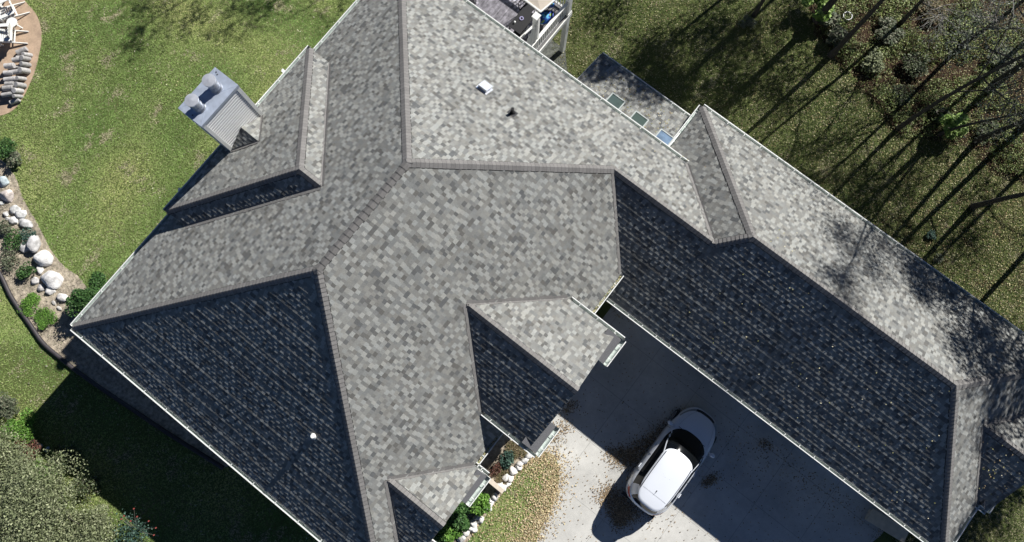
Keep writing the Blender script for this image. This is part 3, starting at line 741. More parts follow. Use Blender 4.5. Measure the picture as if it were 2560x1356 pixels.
        for sx in (.86, -.38, -1.12):
            mb = MB(); pz = [(.42, .918), (.62, .930), (.75, .932), (.90, .918), (1.0, .88), (1.06, .846)]
            for (z1, y_1), (z2, y_2) in zip(pz[:-1], pz[1:]): mb.bar((sx, sgn * y_1, z1), (sx, sgn * y_2, z2), .010, .010)
            mb.build('door_seam', M['black'], root)
        for hx in (.12, -.85):
            mb = MB(); mb.bar((hx, sgn * .928, .93), (hx - .18, sgn * .928, .935), .03, .03); mb.build('door_handle', M['carpaint'], root)
        for wx in (1.36, -1.34):
            t = MB(); yy = sgn * .785
            prof = [(.24, -.11), (.315, -.12), (.335, -.09), (.335, .09), (.315, .12), (.24, .11)]
            n = 36
            for i in range(n):
                a, b = 2 * math.pi * i / n, 2 * math.pi * (i + 1) / n
                for (r1, w1), (r2, w2) in zip(prof, prof[1:] + prof[:1]):
                    f = lambda r_, w_, th: Vector((wx + r_ * math.cos(th), yy + w_, .335 + r_ * math.sin(th)))
                    t.poly([f(r1, w1, a), f(r1, w1, b), f(r2, w2, b), f(r2, w2, a)])
            wh = t.build('wheel', M['tyre'], root, True)
            t = MB(); fy = yy + sgn * .115
            t.tube([(wx, fy, .335), (wx, fy + sgn * .02, .335)], .05, 12); 
            for i in range(10):
                a = 2 * math.pi * i / 10; t.bar((wx + .04 * math.cos(a), fy + sgn * .012, .335 + .04 * math.sin(a)), (wx + .225 * math.cos(a), fy, .335 + .225 * math.sin(a)), .02, .035, upv=(0, 1, 0))
            t.tube([(wx, fy - sgn * .02, .335), (wx, fy, .335)], .245, 32, cap=True)
            t.build('rim', M['rim'], wh)
            t = MB()   # dark arch round the wheel
            pa = [Vector((wx + .385 * math.cos(a), sgn * (.895 if wx < 0 else .86), .335 + .385 * math.sin(a))) for a in np.linspace(-.1, math.pi + .1, 22)]
            for a, b in zip(pa[:-1], pa[1:]): t.bar(a, b, .03, .05, upv=(0, 1, 0))
            t.build('wheel_arch', M['black'], root)
    for y_, l in ((.28, -1), (-.32, -1)):
        mb = MB(); mb.bar((1.10, y_ + .35, 1.09), (1.13 - abs(y_) * .1, y_ - .25, 1.085), .018, .012); mb.build('wiper', M['black'], root)
    mb = MB(); mb.box((-2.215, 0, .86), (.02, .5, .13)); mb.build('licence_plate', M['white'], root)
    mb = MB(); mb.bar((-2.03, .0, 1.17), (-1.98, .3, 1.24), .02, .015); mb.build('rear_wiper', M['black'], root)
    mb = MB(); mb.box((-2.17, 0, .36), (.12, 1.5, .12)); mb.build('rear_bumper_trim', M['black'], root)
    return root
make_car()

# ------------------------------------------------------------------ deck with rug, table, chairs, canopy
def dpt(px, py, z): return at(px, py, z)
DZ = EZ - 2.95
deck = tag(empty('raised_deck', (-9.9, 12.3, 0)), 'raised deck with white railings and square white posts behind the bright roof slope', 'deck')
DO = Vector((-9.9, 12.3, 0))
class DB(MB):
    def done(s, name, mt, parent=None, smooth=False):
        s.v = [(a - DO.x, b - DO.y, c) for a, b, c in s.v]; return s.build(name, mt, parent or deck, smooth)
M['deckboard'] = mat('deck_boards', (0.17, 0.165, 0.165), 0.85, attr=True, var=0.2, vscale=9)
mb = DB()
for i in range(27):
    xx = -12.0 + i * .155; g = random.uniform(.8, 1.15); mb.box((xx, 12.0, DZ - .02), (.148, 4.0, .035), col=(g, g, g))
mb.done('deck_floor', M['deckboard'])
mb = DB()
mb.box((-7.86, 12.0, DZ - .17), (.05, 4.06, .26)); mb.box((-9.95, 14.02, DZ - .17), (4.2, .05, .26)); mb.box((-9.95, 13.7, DZ - .2), (4.1, .12, .22)); mb.done('rim_beam', M['wood'])
for px_, py_, z0_, z1_, w_ in ((-7.98, 13.88, -2.7, EZ - .1, .21), (-8.1, 11.75, DZ - .3, EZ - .35, .2), (-11.9, 13.88, -2.7, DZ, .2)):
    mb = DB(); mb.box((px_, py_, (z0_ + z1_) / 2), (w_, w_, z1_ - z0_)); mb.box((px_, py_, z1_ + .015), (w_ + .07, w_ + .07, .05)); mb.box((px_, py_, DZ + .05), (w_ + .06, w_ + .06, .1)); mb.done('post', M['wood'])
def rail(a, b):
    a = Vector(a); b = Vector(b); mb = DB(); up_ = Vector((0, 0, 1))
    mb.bar(a + up_ * .95, b + up_ * .95, .13, .04); mb.bar(a + up_ * .88, b + up_ * .88, .04, .06); mb.bar(a + up_ * .1, b + up_ * .1, .04, .06)
    mb.done('rail', M['wood']); L = (b - a).length; k = int(L / .13)
    for i in range(k):
        p = a + (b - a) * ((i + .5) / k); m2 = DB(); m2.box((p.x, p.y, DZ + .5), (.035, .035, .76)); m2.done('baluster', M['wood'])
rail((-7.98, 10.6, DZ), (-7.98, 13.75, DZ)); rail((-8.2, 13.9, DZ), (-11.8, 13.9, DZ))
mb = DB(); mb.bar((-8.62, 10.5, DZ + 1.0), (-8.42, 12.2, DZ + 1.0), .09, .05); mb.done('hand_rail', M['wood'])
# canopy over the far part of the deck
can = tag(empty('patio_canopy', (-9.9, 13.2, DZ)), 'beige canopy with white edge trim over the far end of the deck', 'canopy')
ck = [at(1352, 30, EZ - .42), at(1395, -6, EZ - .45), at(1330, -70, EZ - .40), at(1275, -28, EZ - .38)]
ck = [p - Vector((-9.9, 13.2, DZ)) for p in ck]
mb = MB(); mid = sum(ck, Vector()) / 4 + Vector((0, 0, .10))
for i in range(4):
    a, b = ck[i], ck[(i + 1) % 4]; mb.poly([a, b, mid]); mb.poly([a - Vector((0, 0, .03)), b - Vector((0, 0, .03)), mid - Vector((0, 0, .03))])
mb.build('canvas', M['beige'], can)
for i in range(4):
    mb = MB(); mb.bar(ck[i], ck[(i + 1) % 4], .06, .07); mb.build('edge_trim', M['wood'], can)
for p in ck[2:3]:
    mb = MB(); mb.bar(p, (p.x, p.y, 0), .07, .07); mb.build('leg', M['wood'], can)
# sheer curtain beside the post
M['sheer'] = mat('sheer_curtain', (.62, .62, .60), 0.9, trans=0.4)
mb = MB(); n = 26
for i in range(n):
    def cp(u, v):
        t = u / n; y = 11.05 + .75 * t; x = -8.0 + .05 * math.sin(t * 26) + .02 * v; return Vector((x, y - .35 * (1 - v) * (1 - t), DZ + .12 + v * (1.9 + .5 * t)))
    for k in range(8): mb.poly([cp(i, k / 8), cp(i + 1, k / 8), cp(i + 1, (k + 1) / 8), cp(i, (k + 1) / 8)])
cu_ = origin_to(mb.build('sheer_curtain', M['sheer'], None, True), (-8.0, 11.4, DZ)); tag(cu_, 'white sheer curtain hanging by the square deck post', 'curtain')
# rug
M['rug'] = mat('patterned_rug', (0.36, 0.35, 0.37), 0.95, attr=True, var=0.25, vscale=3, var2=0.2, v2scale=14)
mb = MB(); na_, nb_ = 60, 40
for i in range(na_):
    for j in range(nb_):
        u, v = i / na_, j / nb_; e_ = min(u, v, 1 - u, 1 - v)
        g = .55 + .35 * noise.noise(Vector((i * .31, j * .31, 2))) + (.45 if (i // 2 + j // 2) % 2 == 0 and e_ < .2 else 0) + .25 * noise.noise(Vector((i * .9, j * .12, 5)))
        g = max(.3, g + (.35 if .06 < e_ < .09 else 0)); x = -2.1 + 3.2 * u; y = -1.3 + 2.3 * v
        mb.poly([(x, y, 0.012), (x + 3.2 / na_, y, .012), (x + 3.2 / na_, y + 2.3 / nb_, .012), (x, y + 2.3 / nb_, .012)], (g, g * .98, g * 1.02))
mb.box((-.5, -.15, .004), (3.2, 2.3, .008))
rg = mb.build('outdoor_rug', M['rug'], None, loc=(-9.75, 12.1, DZ)); tag(rg, 'grey and white patterned rug lying on the deck boards', 'rug')
# black table, mug, bowl
tc_ = at(1305, 52, DZ + .72); t_ = tag(empty('patio_table', (tc_.x, tc_.y, DZ), R(0)), 'black rectangular metal table on the grey deck rug', 'table')
mb = MB(); mb.box((0, 0, .715), (.62, 1.05, .035)); mb.build('tabletop', M['black'], t_)
for a in (-1, 1):
    for b in (-1, 1): mb = MB(); mb.bar((a * .28, b * .49, 0), (a * .28, b * .49, .70), .035, .035); mb.build('leg', M['black'], t_)
c = at(1287, 56, DZ + .76); mb = MB(); mb.tube([(0, 0, 0), (0, 0, .07), (0, 0, .071), (0, 0, .03)], [.035, .04, .032, .03], 16); tag(mb.build('mug', M['white'], None, True, loc=(c.x, c.y, DZ + .733)), 'small white cup on the black deck table', 'cup')
c = at(1304, 46, DZ + .76); mb = MB()
for i in range(24):
    a, b = i * math.pi / 12, (i + 1) * math.pi / 12
    for (r1, z1), (r2, z2) in (((.045, .0), (.055, .03)), ((.055, .03), (.085, .03)), ((.085, .03), (.09, 0))):
        mb.poly([(r1 * math.cos(a), r1 * math.sin(a), z1), (r1 * math.cos(b), r1 * math.sin(b), z1), (r2 * math.cos(b), r2 * math.sin(b), z2), (r2 * math.cos(a), r2 * math.sin(a), z2)])
M['lilac'] = mat('lilac_glaze', (.35, .33, .5), .4)
tag(mb.build('ashtray', M['lilac'], None, loc=(c.x, c.y, DZ + .735)), 'round pale ring dish on the black deck table', 'dish')
def wire_chair(loc, rz, label, group):
    t = tag(empty('patio_chair', loc, rz), label, 'chair', group)
    for a in (-1, 1):
        for b in (-1, 1): mb = MB(); mb.bar((a * .22, b * .22, 0), (a * .2, b * .2, .43), .025, .025); mb.build('leg', M['black'], t)
    mb = MB(); mb.box((0, 0, .44), (.46, .46, .03)); mb.build('seat', M['black'], t)
    mb = MB()
    for k in range(6): mb.bar((-.21 + .084 * k, -.22, .45), (-.21 + .084 * k, -.30, .88), .012, .012)
    mb.tube([(-.24, -.22, .45), (-.24, -.3, .88), (0, -.32, .93), (.24, -.3, .88), (.24, -.22, .45)], .015, 6); mb.build('backrest', M['black'], t)
for (px, py), rz, l in (((1318, 28), R(-90), 'black metal chair at the far end of the deck table'), ((1297, 88), R(100), 'black metal chair half hidden behind the gutter near the deck rail'), ((1172, 8), R(60), 'black metal chair at the top edge of the photo beside the rug')):
    c = at(px, py, DZ + .3); wire_chair((c.x, c.y, DZ), rz, l, 'black metal chairs on the deck')
# blue floral cushion chair
M['floral'] = bpy.data.materials.new('blue_floral_cloth'); M['floral'].use_nodes = True
t = M['floral'].node_tree; b = t.nodes['Principled BSDF']; b.inputs['Roughness'].default_value = .8
vo = t.nodes.new('ShaderNodeTexVoronoi'); vo.inputs['Scale'].default_value = 9; tc = t.nodes.new('ShaderNodeTexCoord'); t.links.new(tc.outputs['Object'], vo.inputs['Vector'])
rp = t.nodes.new('ShaderNodeValToRGB'); rp.color_ramp.interpolation = 'CONSTANT'
rp.color_ramp.elements[0].color = (.02, .12, .45, 1); rp.color_ramp.elements[1].position = .25; rp.color_ramp.elements[1].color = (.015, .04, .22, 1)
for p_, c_ in ((.45, (.10, .38, .62, 1)), (.6, (.02, .08, .35, 1)), (.8, (.18, .32, .08, 1))): e_ = rp.color_ramp.elements.new(p_); e_.color = c_
t.links.new(vo.outputs['Color'], rp.inputs[0]); t.links.new(rp.outputs[0], b.inputs[0])
c = at(1366, 42, DZ + .5); ch = tag(empty('cushioned_chair', (c.x, c.y, DZ), R(35)), 'deck chair with a blue floral cushion against the white railing', 'chair')
def cushion(name, M_, sz, mt, par):
    bm = bmesh.new(); bmesh.ops.create_cube(bm, size=1); bmesh.ops.scale(bm, vec=sz, verts=bm.verts); bmesh.ops.bevel(bm, geom=bm.edges[:], offset=min(sz) * .35, segments=3, affect='EDGES'); bmesh.ops.transform(bm, matrix=M_, verts=bm.verts)
    me = bpy.data.meshes.new(name); bm.to_mesh(me); bm.free(); me.materials.append(mt); me.polygons.foreach_set('use_smooth', [True] * len(me.polygons)); o = bpy.data.objects.new(name, me); COL.objects.link(o); o.parent = par; return o
cushion('seat_cushion', Matrix.Translation((0, 0, .45)), (.6, .62, .14), M['floral'], ch)
cushion('back_cushion', Matrix.Translation((.0, .36, .80)) @ Matrix.Rotation(R(-68), 4, 'X'), (.6, .75, .14), M['floral'], ch)
for a in (-1, 1):
    for b_ in (-1, 1): mb = MB(); mb.bar((a * .29, b_ * .28, 0), (a * .29, b_ * .28, .4), .04, .04); mb.build('leg', M['black'], ch)
    mb = MB(); mb.bar((a * .33, -.3, .62), (a * .33, .32, .64), .05, .03); mb.build('armrest', M['black'], ch)

# ------------------------------------------------------------------ fire pit patio: adirondack chairs, table, logs
def adirondack(px, py, rz, label, dark=False):
    c = at(px, py); t = tag(empty('adirondack_chair', (c.x, c.y, gh(c.x, c.y) + .022), rz), label, 'garden chair', 'adirondack chairs round the tan patio')
    # local: +X is the front
    for k in range(7): 
        mb = MB(); x = .32 - k * .085; mb.box((x, 0, .36 - k * .022), (.07, .52, .02)); mb.build('seat_slat', M['wood'], t)
    for k in range(6):
        y = -.235 + k * .094; h = .78 - abs(k - 2.5) * .05
        mb = MB(); mb.bar((-.22, y * .85, .22), (-.22 - h * .42, y * 1.2, .22 + h), .085, .02, upv=(1, 0, .4)); mb.build('back_slat', M['wood'], t)
    for s_ in (-1, 1):
        mb = MB(); mb.bar((.42, s_ * .33, .57), (-.36, s_ * .35, .56), .14, .025); mb.build('armrest', M['wood'], t)
        mb = MB(); mb.box((.34, s_ * .31, .28), (.09, .03, .56)); mb.build('front_leg', M['wood'], t)
        mb = MB(); mb.bar((.36, s_ * .28, .34), (-.78, s_ * .28, .02), .03, .10); mb.build('rear_leg', M['wood'], t)
    mb = MB(); mb.bar((-.38, -.36, .53), (-.38, .36, .53), .06, .03); mb.bar((-.30, -.27, .19), (-.30, .27, .19), .05, .03); mb.build('back_brace', M['wood'], t)
    return t
gz = cr; ang = lambda dx, dy: math.atan2((cr * dx - cu * dy).y, (cr * dx - cu * dy).x)
adirondack(30, 40, ang(-1, .55), 'white adirondack chair just above the round side table')
adirondack(28, 98, ang(-1, .05), 'white adirondack chair just below the round side table')
adirondack(4, 4, ang(-.2, 1), 'white adirondack chair cut by the top left corner of the photo')
c = at(48, 70); t = tag(empty('side_table', (c.x, c.y, gh(c.x, c.y) + .022)), 'small round white side table between two adirondack chairs', 'table')
mb = MB(); mb.tube([(0, 0, .44), (0, 0, .47)], .23, 32); mb.build('tabletop', M['wood'], t)
for k in range(3):
    a = k * 2.094 + .5; mb = MB(); mb.bar((.17 * math.cos(a), .17 * math.sin(a), 0), (.08 * math.cos(a), .08 * math.sin(a), .44), .05, .03); mb.build('leg', M['wood'], t)
c = at(0, 95); mb = MB()
for k in range(9): a = k * .7; mb.box((.3 * math.cos(a), .3 * math.sin(a), .12), (.24, .14, .22), rz=a)
fp = mb.build('fire_ring', M['rock'], None, loc=at(-22, 110)); tag(fp, 'pale stone fire ring at the left edge of the tan patio', 'fire ring')
logs = [(60, 131, 0, 25), (76, 143, 0, 60), (58, 147, 0, 5), (55, 157, 1, 3), (72, 152, 0, 70), (36, 173, 1, -2), (56, 171, 0, 4), (72, 167, 0, 40), (34, 190, 1, 0), (54, 187, 1, 4), (70, 183, 0, 50), (38, 206, 1, 2), (61, 202, 0, 60), (36, 217, 1, 8), (60, 219, 0, 40), (33, 228, 1, 5), (54, 233, 0, 80), (31, 243, 1, 3), (52, 246, 0, 65), (42, 256, 0, 30)]
LOGL = ['topmost pale log of the stack, slanting near the lower chair', 'upright log at the top right corner of the stack', 'second log down, lying across the stack', 'third log down lying on the upper layer', 'upright log right of the third lying log',
        'long log sticking out left above the middle of the stack', 'short log end right of the long one sticking out left', 'upright log on the grass side next to the long protruding log', 'middle log sticking out left, below the first protruding one', 'log behind the middle protruding log',
        'upright log on the grass side at the middle of the stack', 'log with a bright round end just below the middle', 'upright log right of the one with the bright round end', 'thinner of the paired logs in the lower half, upper one', 'upright log on the grass side of the paired logs',
        'lower one of the paired logs in the lower half', 'upright log at the lower right beside the last lying logs', 'lowest lying log, casting a shadow on the tan patio', 'upright log right of the lowest lying log', 'last log at the bottom tip of the stack']
for i, (px, py, ly, a) in enumerate(logs):
    c = at(px, py); L = .44 if a < 35 else .3; r_ = random.uniform(.075, .125); g = random.uniform(.75, 1.2); L *= random.uniform(.8, 1.15); th = ang(-1, math.tan(R(a)) if a < 60 else 2) + random.uniform(-.12, .12)
    mb = MB(); d = Vector((math.cos(th), math.sin(th), .0)) * L / 2
    if a >= 40: d = Vector((math.cos(th) * .08, math.sin(th) * .08, .2))
    col = (.40 * g, .385 * g, .37 * g)
    P_ = [-d * 1.02, -d * .98, -d * .3, d * .3, d * .98, d * 1.02]; mb.tube(P_, [r_ * .9, r_, r_ * 1.03, r_ * .98, r_, r_ * .9], 18, col=col)
    lab = LOGL[i]
    tag(mb.build('log', M['log'], None, False, loc=(c.x, c.y, gh(c.x, c.y) + .02 + r_ + (.17 if ly else (.1 if a >= 40 else 0)))), lab, 'log', 'logs of the stack beside the patio')

# ------------------------------------------------------------------ rocks
def rock(px, py, wpx, hpx, rot, label, group, tone=(.5, .48, .46), seed=0, flat=.6, cat='rock', name='boulder'):
    sc = 54.0; a = wpx / sc / 2; b = hpx / sc / 2; c = at(px, py, None, min(a, b) * .4)
    bm = bmesh.new(); bmesh.ops.create_icosphere(bm, subdivisions=3, radius=1); rr = random.Random(seed)
    o_ = Vector((rr.uniform(-50, 50), rr.uniform(-50, 50), 0)); hz = min(a, b) * flat
    cuts = [(Vector((rr.gauss(0, 1), rr.gauss(0, 1), rr.gauss(0, .5) + .2)).normalized(), rr.uniform(.55, .85)) for _ in range(13)]
    for v in bm.verts:
        p = v.co.copy()
        for nn, d in cuts:
            k = p.dot(nn) - d
            if k > 0: p -= nn * k * .85
        p *= 1 + .10 * noise.noise(p * 1.6 + o_) + .03 * noise.noise(p * 5 + o_)
        v.co = Vector((p.x * a * 1.12, p.y * b * 1.12, p.z * hz * 1.25))
    me = bpy.data.meshes.new(name); bm.to_mesh(me); bm.free(); me.materials.append(M['rock'])
    ca = me.color_attributes.new('col', 'FLOAT_COLOR', 'CORNER'); g = rr.uniform(.88, 1.12)
    ca.data.foreach_set('color', np.tile(np.array([tone[0] * g, tone[1] * g, tone[2] * g, 1], dtype=np.float32), len(me.loops)))
    me.polygons.foreach_set('use_smooth', [True] * len(me.polygons))
    o = bpy.data.objects.new(name, me); COL.objects.link(o); o.location = (c.x, c.y, gh(c.x, c.y) + hz * .38); o.rotation_euler = (0, 0, ang(math.cos(R(rot)), math.sin(R(rot))))
    return tag(o, label, cat, group)
LG = 'boulders in the bed along the left lawn'
bl = [(9, 455, 30, 26, 0, 'bluish grey boulder at the left edge above the tan one', (.36, .42, .44)), (17, 489, 38, 34, 20, 'tan pink boulder at the left edge of the bed', (.52, .46, .42)),
      (3, 508, 14, 10, 0, 'small white stone at the left edge below the tan boulder', (.6, .6, .58)), (37, 524, 26, 22, 0, 'rounded pale boulder above the pair at the top of the cluster', (.5, .5, .48)), (52, 536, 26, 26, 30, 'white angular boulder at the right of the upper cluster', (.62, .62, .60)),
      (35, 551, 24, 20, 20, 'whitish stone under the upper cluster of boulders', (.6, .59, .56)), (15, 535, 14, 14, 0, 'small pale stone left of the upper cluster', (.6, .59, .56)), (18, 547, 12, 9, 0, 'tiny white stone below the small pale one', (.62, .6, .56)),
      (62, 560, 40, 22, 12, 'flat grey boulder half covered by grey green leaves', (.42, .42, .41)), (82, 612, 40, 44, 10, 'large smooth grey boulder beside the round one', (.44, .43, .42)), (60, 620, 24, 24, 0, 'small round grey boulder tucked against the large grey one', (.44, .43, .42)),
      (109, 647, 46, 36, 25, 'big bright white boulder facing the lawn', (.64, .63, .61)), (98, 672, 18, 26, 0, 'narrow pale stone under the big white boulder', (.5, .48, .46)), (127, 698, 50, 44, 25, 'largest pale boulder low in the bed', (.58, .565, .55)),
      (87, 702, 22, 20, 0, 'small round pale stone left of the largest boulder', (.52, .5, .48)), (103, 721, 22, 18, 15, 'small oval stone below the largest boulder on its left', (.5, .48, .46)), (124, 729, 30, 18, 0, 'oblong white stone directly below the largest boulder', (.6, .59, .57)),
      (156, 744, 28, 20, 5, 'oblong pale stone by the dark bush', (.55, .53, .5)), (147, 771, 14, 10, 20, 'tiny pale stone closest to the dark bush', (.52, .5, .46)), (134, 757, 16, 9, 60, 'thin sloping stone between the pale stones by the bush', (.5, .48, .44))]
for i, q in enumerate(bl): rock(*q[:5], q[5], LG, q[6], 40 + i, .62)
er = [(1322, 1139, 20, 14, -50, 'first'), (1312, 1152, 18, 14, -50, ''), (1300, 1160, 17, 13, -40, ''), (1297, 1169, 16, 13, 0, ''), (1283, 1178, 16, 15, -30, ''), (1264, 1193, 15, 14, 20, ''), (1275, 1197, 17, 13, -60, ''), (1270, 1212, 18, 10, -40, ''), (1258, 1219, 16, 14, -40, ''), (1248, 1214, 12, 16, 60, ''),
      (1236, 1243, 17, 15, 50, ''), (1228, 1252, 16, 12, 10, ''), (1223, 1263, 15, 12, -30, ''), (1221, 1272, 14, 10, 0, ''), (1196, 1293, 20, 12, -30, ''), (1203, 1300, 15, 10, -60, ''), (1183, 1311, 17, 16, -40, ''), (1176, 1322, 16, 12, 10, ''), (1184, 1324, 14, 12, 60, ''), (1166, 1334, 17, 13, -30, ''), (1156, 1346, 18, 13, -40, '')]
fl_ = ['at the upper end of the row by the gable gutter', 'second from the gable gutter', 'pale rounded one above the niche plants', 'round one beside the round boulder of the row', 'large round one opposite the bluish plants', 'three-cornered one on the bed side', 'square one above the cream wall', 'flat one just above the cream wall', 'touching the end of the cream wall', 'upright pointed one behind the cream wall end',
       'jagged one just below the cream wall', 'below the jagged one', 'beside the top of the leafy bush', 'small one beside the leafy bush', 'long one half way down the leafy bush', 'small one on the lawn side of the long one', 'chunky one on the bush side', 'below the chunky one', 'on the lawn side next to the chunky one', 'second last at the bottom edge', 'last one at the bottom edge of the photo']
for i, q in enumerate(er): rock(q[0], q[1], q[2] * 1.15, q[3] * 1.2, q[4], 'white edging stone, ' + fl_[i], 'white stones edging the front bed', (.66, .64, .60), 90 + i, .8, 'stone', 'edging_stone')
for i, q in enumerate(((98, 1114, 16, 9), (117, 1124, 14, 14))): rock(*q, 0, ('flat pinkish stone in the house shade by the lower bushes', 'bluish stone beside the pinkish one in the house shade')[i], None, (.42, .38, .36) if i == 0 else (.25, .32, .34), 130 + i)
# black garden edging tube
mb = MB(); mb.tube([(p.x, p.y, gh(p.x, p.y) + .07) for p in smooth_line([at(*q) for q in edge_px], 8)], .085, 10)
ed_ = origin_to(mb.build('garden_edging', M['pipe'], None, True), at(110, 858)); tag(ed_, 'thick black edging tube curving between the lower lawn and the bed', 'garden edging')
# cream timber wall and the tan box by the garage
a = at(1226, 1203, .35); b = at(1257, 1229, .35); mb = MB(); mb.bar((a.x - .15, a.y, .18), (b.x, b.y, .18), .12, .34); mb.bar((a.x - .15, a.y, .37), (b.x + .03, b.y, .37), .17, .05)
tag(origin_to(mb.build('garden_wall', M['cream']), (a.x, a.y, 0)), 'short low cream wall jutting from the smaller front gable to the white stones', 'garden wall')
M['tan'] = mat('tan_board', (.62, .52, .38), .8, var=.15, vscale=4)
a = (at(2176, 1288, .3) + at(2262, 1340, .3)) / 2; dv = at(2262, 1340, .3) - at(2176, 1288, .3); t = tag(empty('storage_bench', (a.x, a.y, 0), math.atan2(dv.y, dv.x)), 'long tan storage box on the driveway below the garage gutter', 'storage box')
mb = MB(); mb.box((0, 0, .16), (1.46, .44, .30)); mb.build('box_body', M['tan'], t); mb = MB(); mb.box((0, 0, .33), (1.56, .52, .04)); mb.build('lid', M['tan'], t)

# ------------------------------------------------------------------ shrubs and plants
GC = {'haze': [(.16, .19, .13), (.11, .14, .09), (.23, .25, .19), (.17, .16, .12)], 'dark': [(.032, .085, .022), (.055, .13, .034), (.09, .18, .05)], 'bright': [(.12, .25, .035), (.17, .32, .06), (.08, .18, .03)], 'olive': [(.24, .27, .14), (.32, .34, .20), (.17, .20, .10), (.12, .14, .07)],
      'pale': [(.15, .17, .11), (.10, .13, .07), (.19, .19, .13)], 'lime': [(.26, .40, .09), (.36, .48, .15), (.14, .24, .05)], 'red': [(.13, .05, .04), (.18, .09, .06), (.07, .05, .03)], 'dry': [(.24, .19, .11), (.18, .14, .08), (.12, .12, .05)],
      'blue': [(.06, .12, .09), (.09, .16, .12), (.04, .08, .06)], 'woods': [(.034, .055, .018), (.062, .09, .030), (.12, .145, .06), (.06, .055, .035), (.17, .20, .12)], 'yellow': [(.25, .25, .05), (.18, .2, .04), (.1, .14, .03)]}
def pick(pal, n, r):
    P = np.array(GC[pal]); c = P[r.integers(0, len(P), n)]; return c * r.uniform(.75, 1.3, (n, 1))
def shrub(name, px, py, rad, h, n, size, pal, label, group=None, cat='shrub', seed=0, flat=.45, stems=7, lumps=14, ell=1.0, rz=0.0, ctr=None):
    r = np.random.default_rng(seed + 1000); c = ctr if ctr is not None else at(px, py, None, h * .6); z0 = gh(c.x, c.y)
    root = tag(empty(name, (c.x, c.y, z0)), label, cat, group)
    th = r.uniform(0, 6.283, lumps); q = np.sqrt(r.uniform(0.02, 1, lumps)) * .72
    LC = np.stack([np.cos(th) * q * rad, np.sin(th) * q * rad * ell, h * (.35 + .38 * (1 - q ** 2)) * r.uniform(.8, 1.15, lumps)], 1); LR = rad * r.uniform(.26, .46, lumps)
    ix = r.integers(0, lumps, n); d = r.normal(size=(n, 3)); d /= np.linalg.norm(d, axis=1)[:, None]; rr_ = r.uniform(.45, 1.05, n) ** .6
    C = LC[ix] + d * (LR[ix] * rr_)[:, None] * np.array([1, 1, min(1.0, h / rad * .7)]); C[:, 2] = np.maximum(C[:, 2], .02)
    if rz: cc, ss = math.cos(rz), math.sin(rz); C[:, :2] = C[:, :2] @ np.array([[cc, ss], [-ss, cc]])
    lumpc = r.uniform(.8, 1.2, lumps)[ix][:, None]
    soup('foliage', leaves(C, size, flat, .62, r), M['leaf'], root, pick(pal, n, r) * lumpc)
    mb = MB()
    for k in range(stems):
        l = LC[k % lumps]; p = Vector((l[0], l[1], l[2])); a = Vector((p.x * .15, p.y * .15, 0)); mb.tube([a, a * .5 + p * .5 + Vector((0, 0, h * .08)), p], [.028 * rad, .018 * rad, .008 * rad], 5)
    mb.build('stem', M['bark'], root)
    return root
shrub('shrub', 208, 752, .85, 1.3, 5600, .085, 'dark', 'dense dark green bush under the left corner of the roof', seed=1, lumps=20)
shrub('shrub', 246, 712, .55, 1.0, 2600, .085, 'dark', 'smaller green bush between the corner bush and the lawn', seed=2)
shrub('shrub', 64, 680, .42, .4, 900, .07, 'dark', 'small dark leafy plant left of the round pale stone', cat='plant', seed=3)
shrub('shrub', 66, 590, .38, .35, 700, .06, 'blue', 'grey green plant above the large grey boulder', cat='plant', seed=4)
shrub('shrub', 30, 600, .5, .4, 800, .06, 'dark', 'dark green low plant among dry grass left of the grey boulders', cat='plant', seed=5)
shrub('ground_cover', 75, 765, .55, .22, 2200, .05, 'bright', 'bright green creeping plant beside the black edging', cat='ground cover', seed=6, flat=.6, stems=3)
shrub('ground_cover', 112, 795, .5, .22, 1800, .05, 'bright', 'lower patch of bright green creeper toward the roof corner', cat='ground cover', seed=7, flat=.6, stems=3)
shrub('ornamental_grass', 30, 395, .45, .5, 900, .10, 'pale', 'pale grassy clump at the left edge above the boulders', cat='plant', seed=8)
shrub('shrub', 8, 372, .55, .6, 1300, .07, 'dark', 'dark green plant just below the tan patio at the left edge', cat='plant', seed=9)
shrub('shrub', 20, 650, .55, .3, 700, .07, 'pale', 'dry pale grass clump by the black edging at the left edge', cat='plant', seed=10)
shrub('shrub', 12, 575, .5, .35, 800, .07, 'pale', 'pale dry plant at the left edge among the boulders', cat='plant', seed=11)
# lower left thicket
shrub('tree', 130, 1290, 2.35, 3.0, 34000, .075, 'olive', 'big round grey green small tree filling the bottom left corner', cat='tree', seed=20, lumps=52, stems=16, flat=.35, ctr=Vector((-11.15, -14.45, 0)))
shrub('tree', 30, 1330, 1.3, 2.6, 9000, .075, 'olive', 'grey green small tree cut by the left edge in the bottom corner', cat='tree', seed=21, lumps=26, stems=10, flat=.35, ctr=Vector((-14.0, -14.0, 0)))
shrub('shrub', 228, 1318, .95, 1.2, 6500, .075, 'olive', 'lower grey green shrub filling the gap between the big tree and the red flowers', seed=33, lumps=20)
shrub('shrub', 92, 1192, .75, .9, 3000, .07, 'bright', 'bright green bush above the big grey green tree', seed=22)
shrub('shrub', 55, 1150, .8, .9, 2400, .085, 'red', 'reddish brown bush at the left of the lower thicket', seed=23)
shrub('shrub', 20, 1185, .5, .8, 1500, .07, 'yellow', 'yellow tinged bush at the left edge of the thicket', seed=24)
shrub('shrub', 45, 1075, .9, .8, 3600, .065, 'bright', 'light green bush at the shadow edge on the left', seed=25)
shrub('shrub', 12, 1015, .6, .6, 1800, .07, 'pale', 'pale seeding grass clump at the left edge above the green bush', seed=26)
shrub('shrub', 10, 1110, .7, .7, 1800, .075, 'dry', 'tan brown bush at the left edge of the thicket', seed=27)
shrub('shrub', 160, 1150, .7, .6, 1500, .07, 'woods', 'dim green bush in the house shade beside the thicket', seed=28)
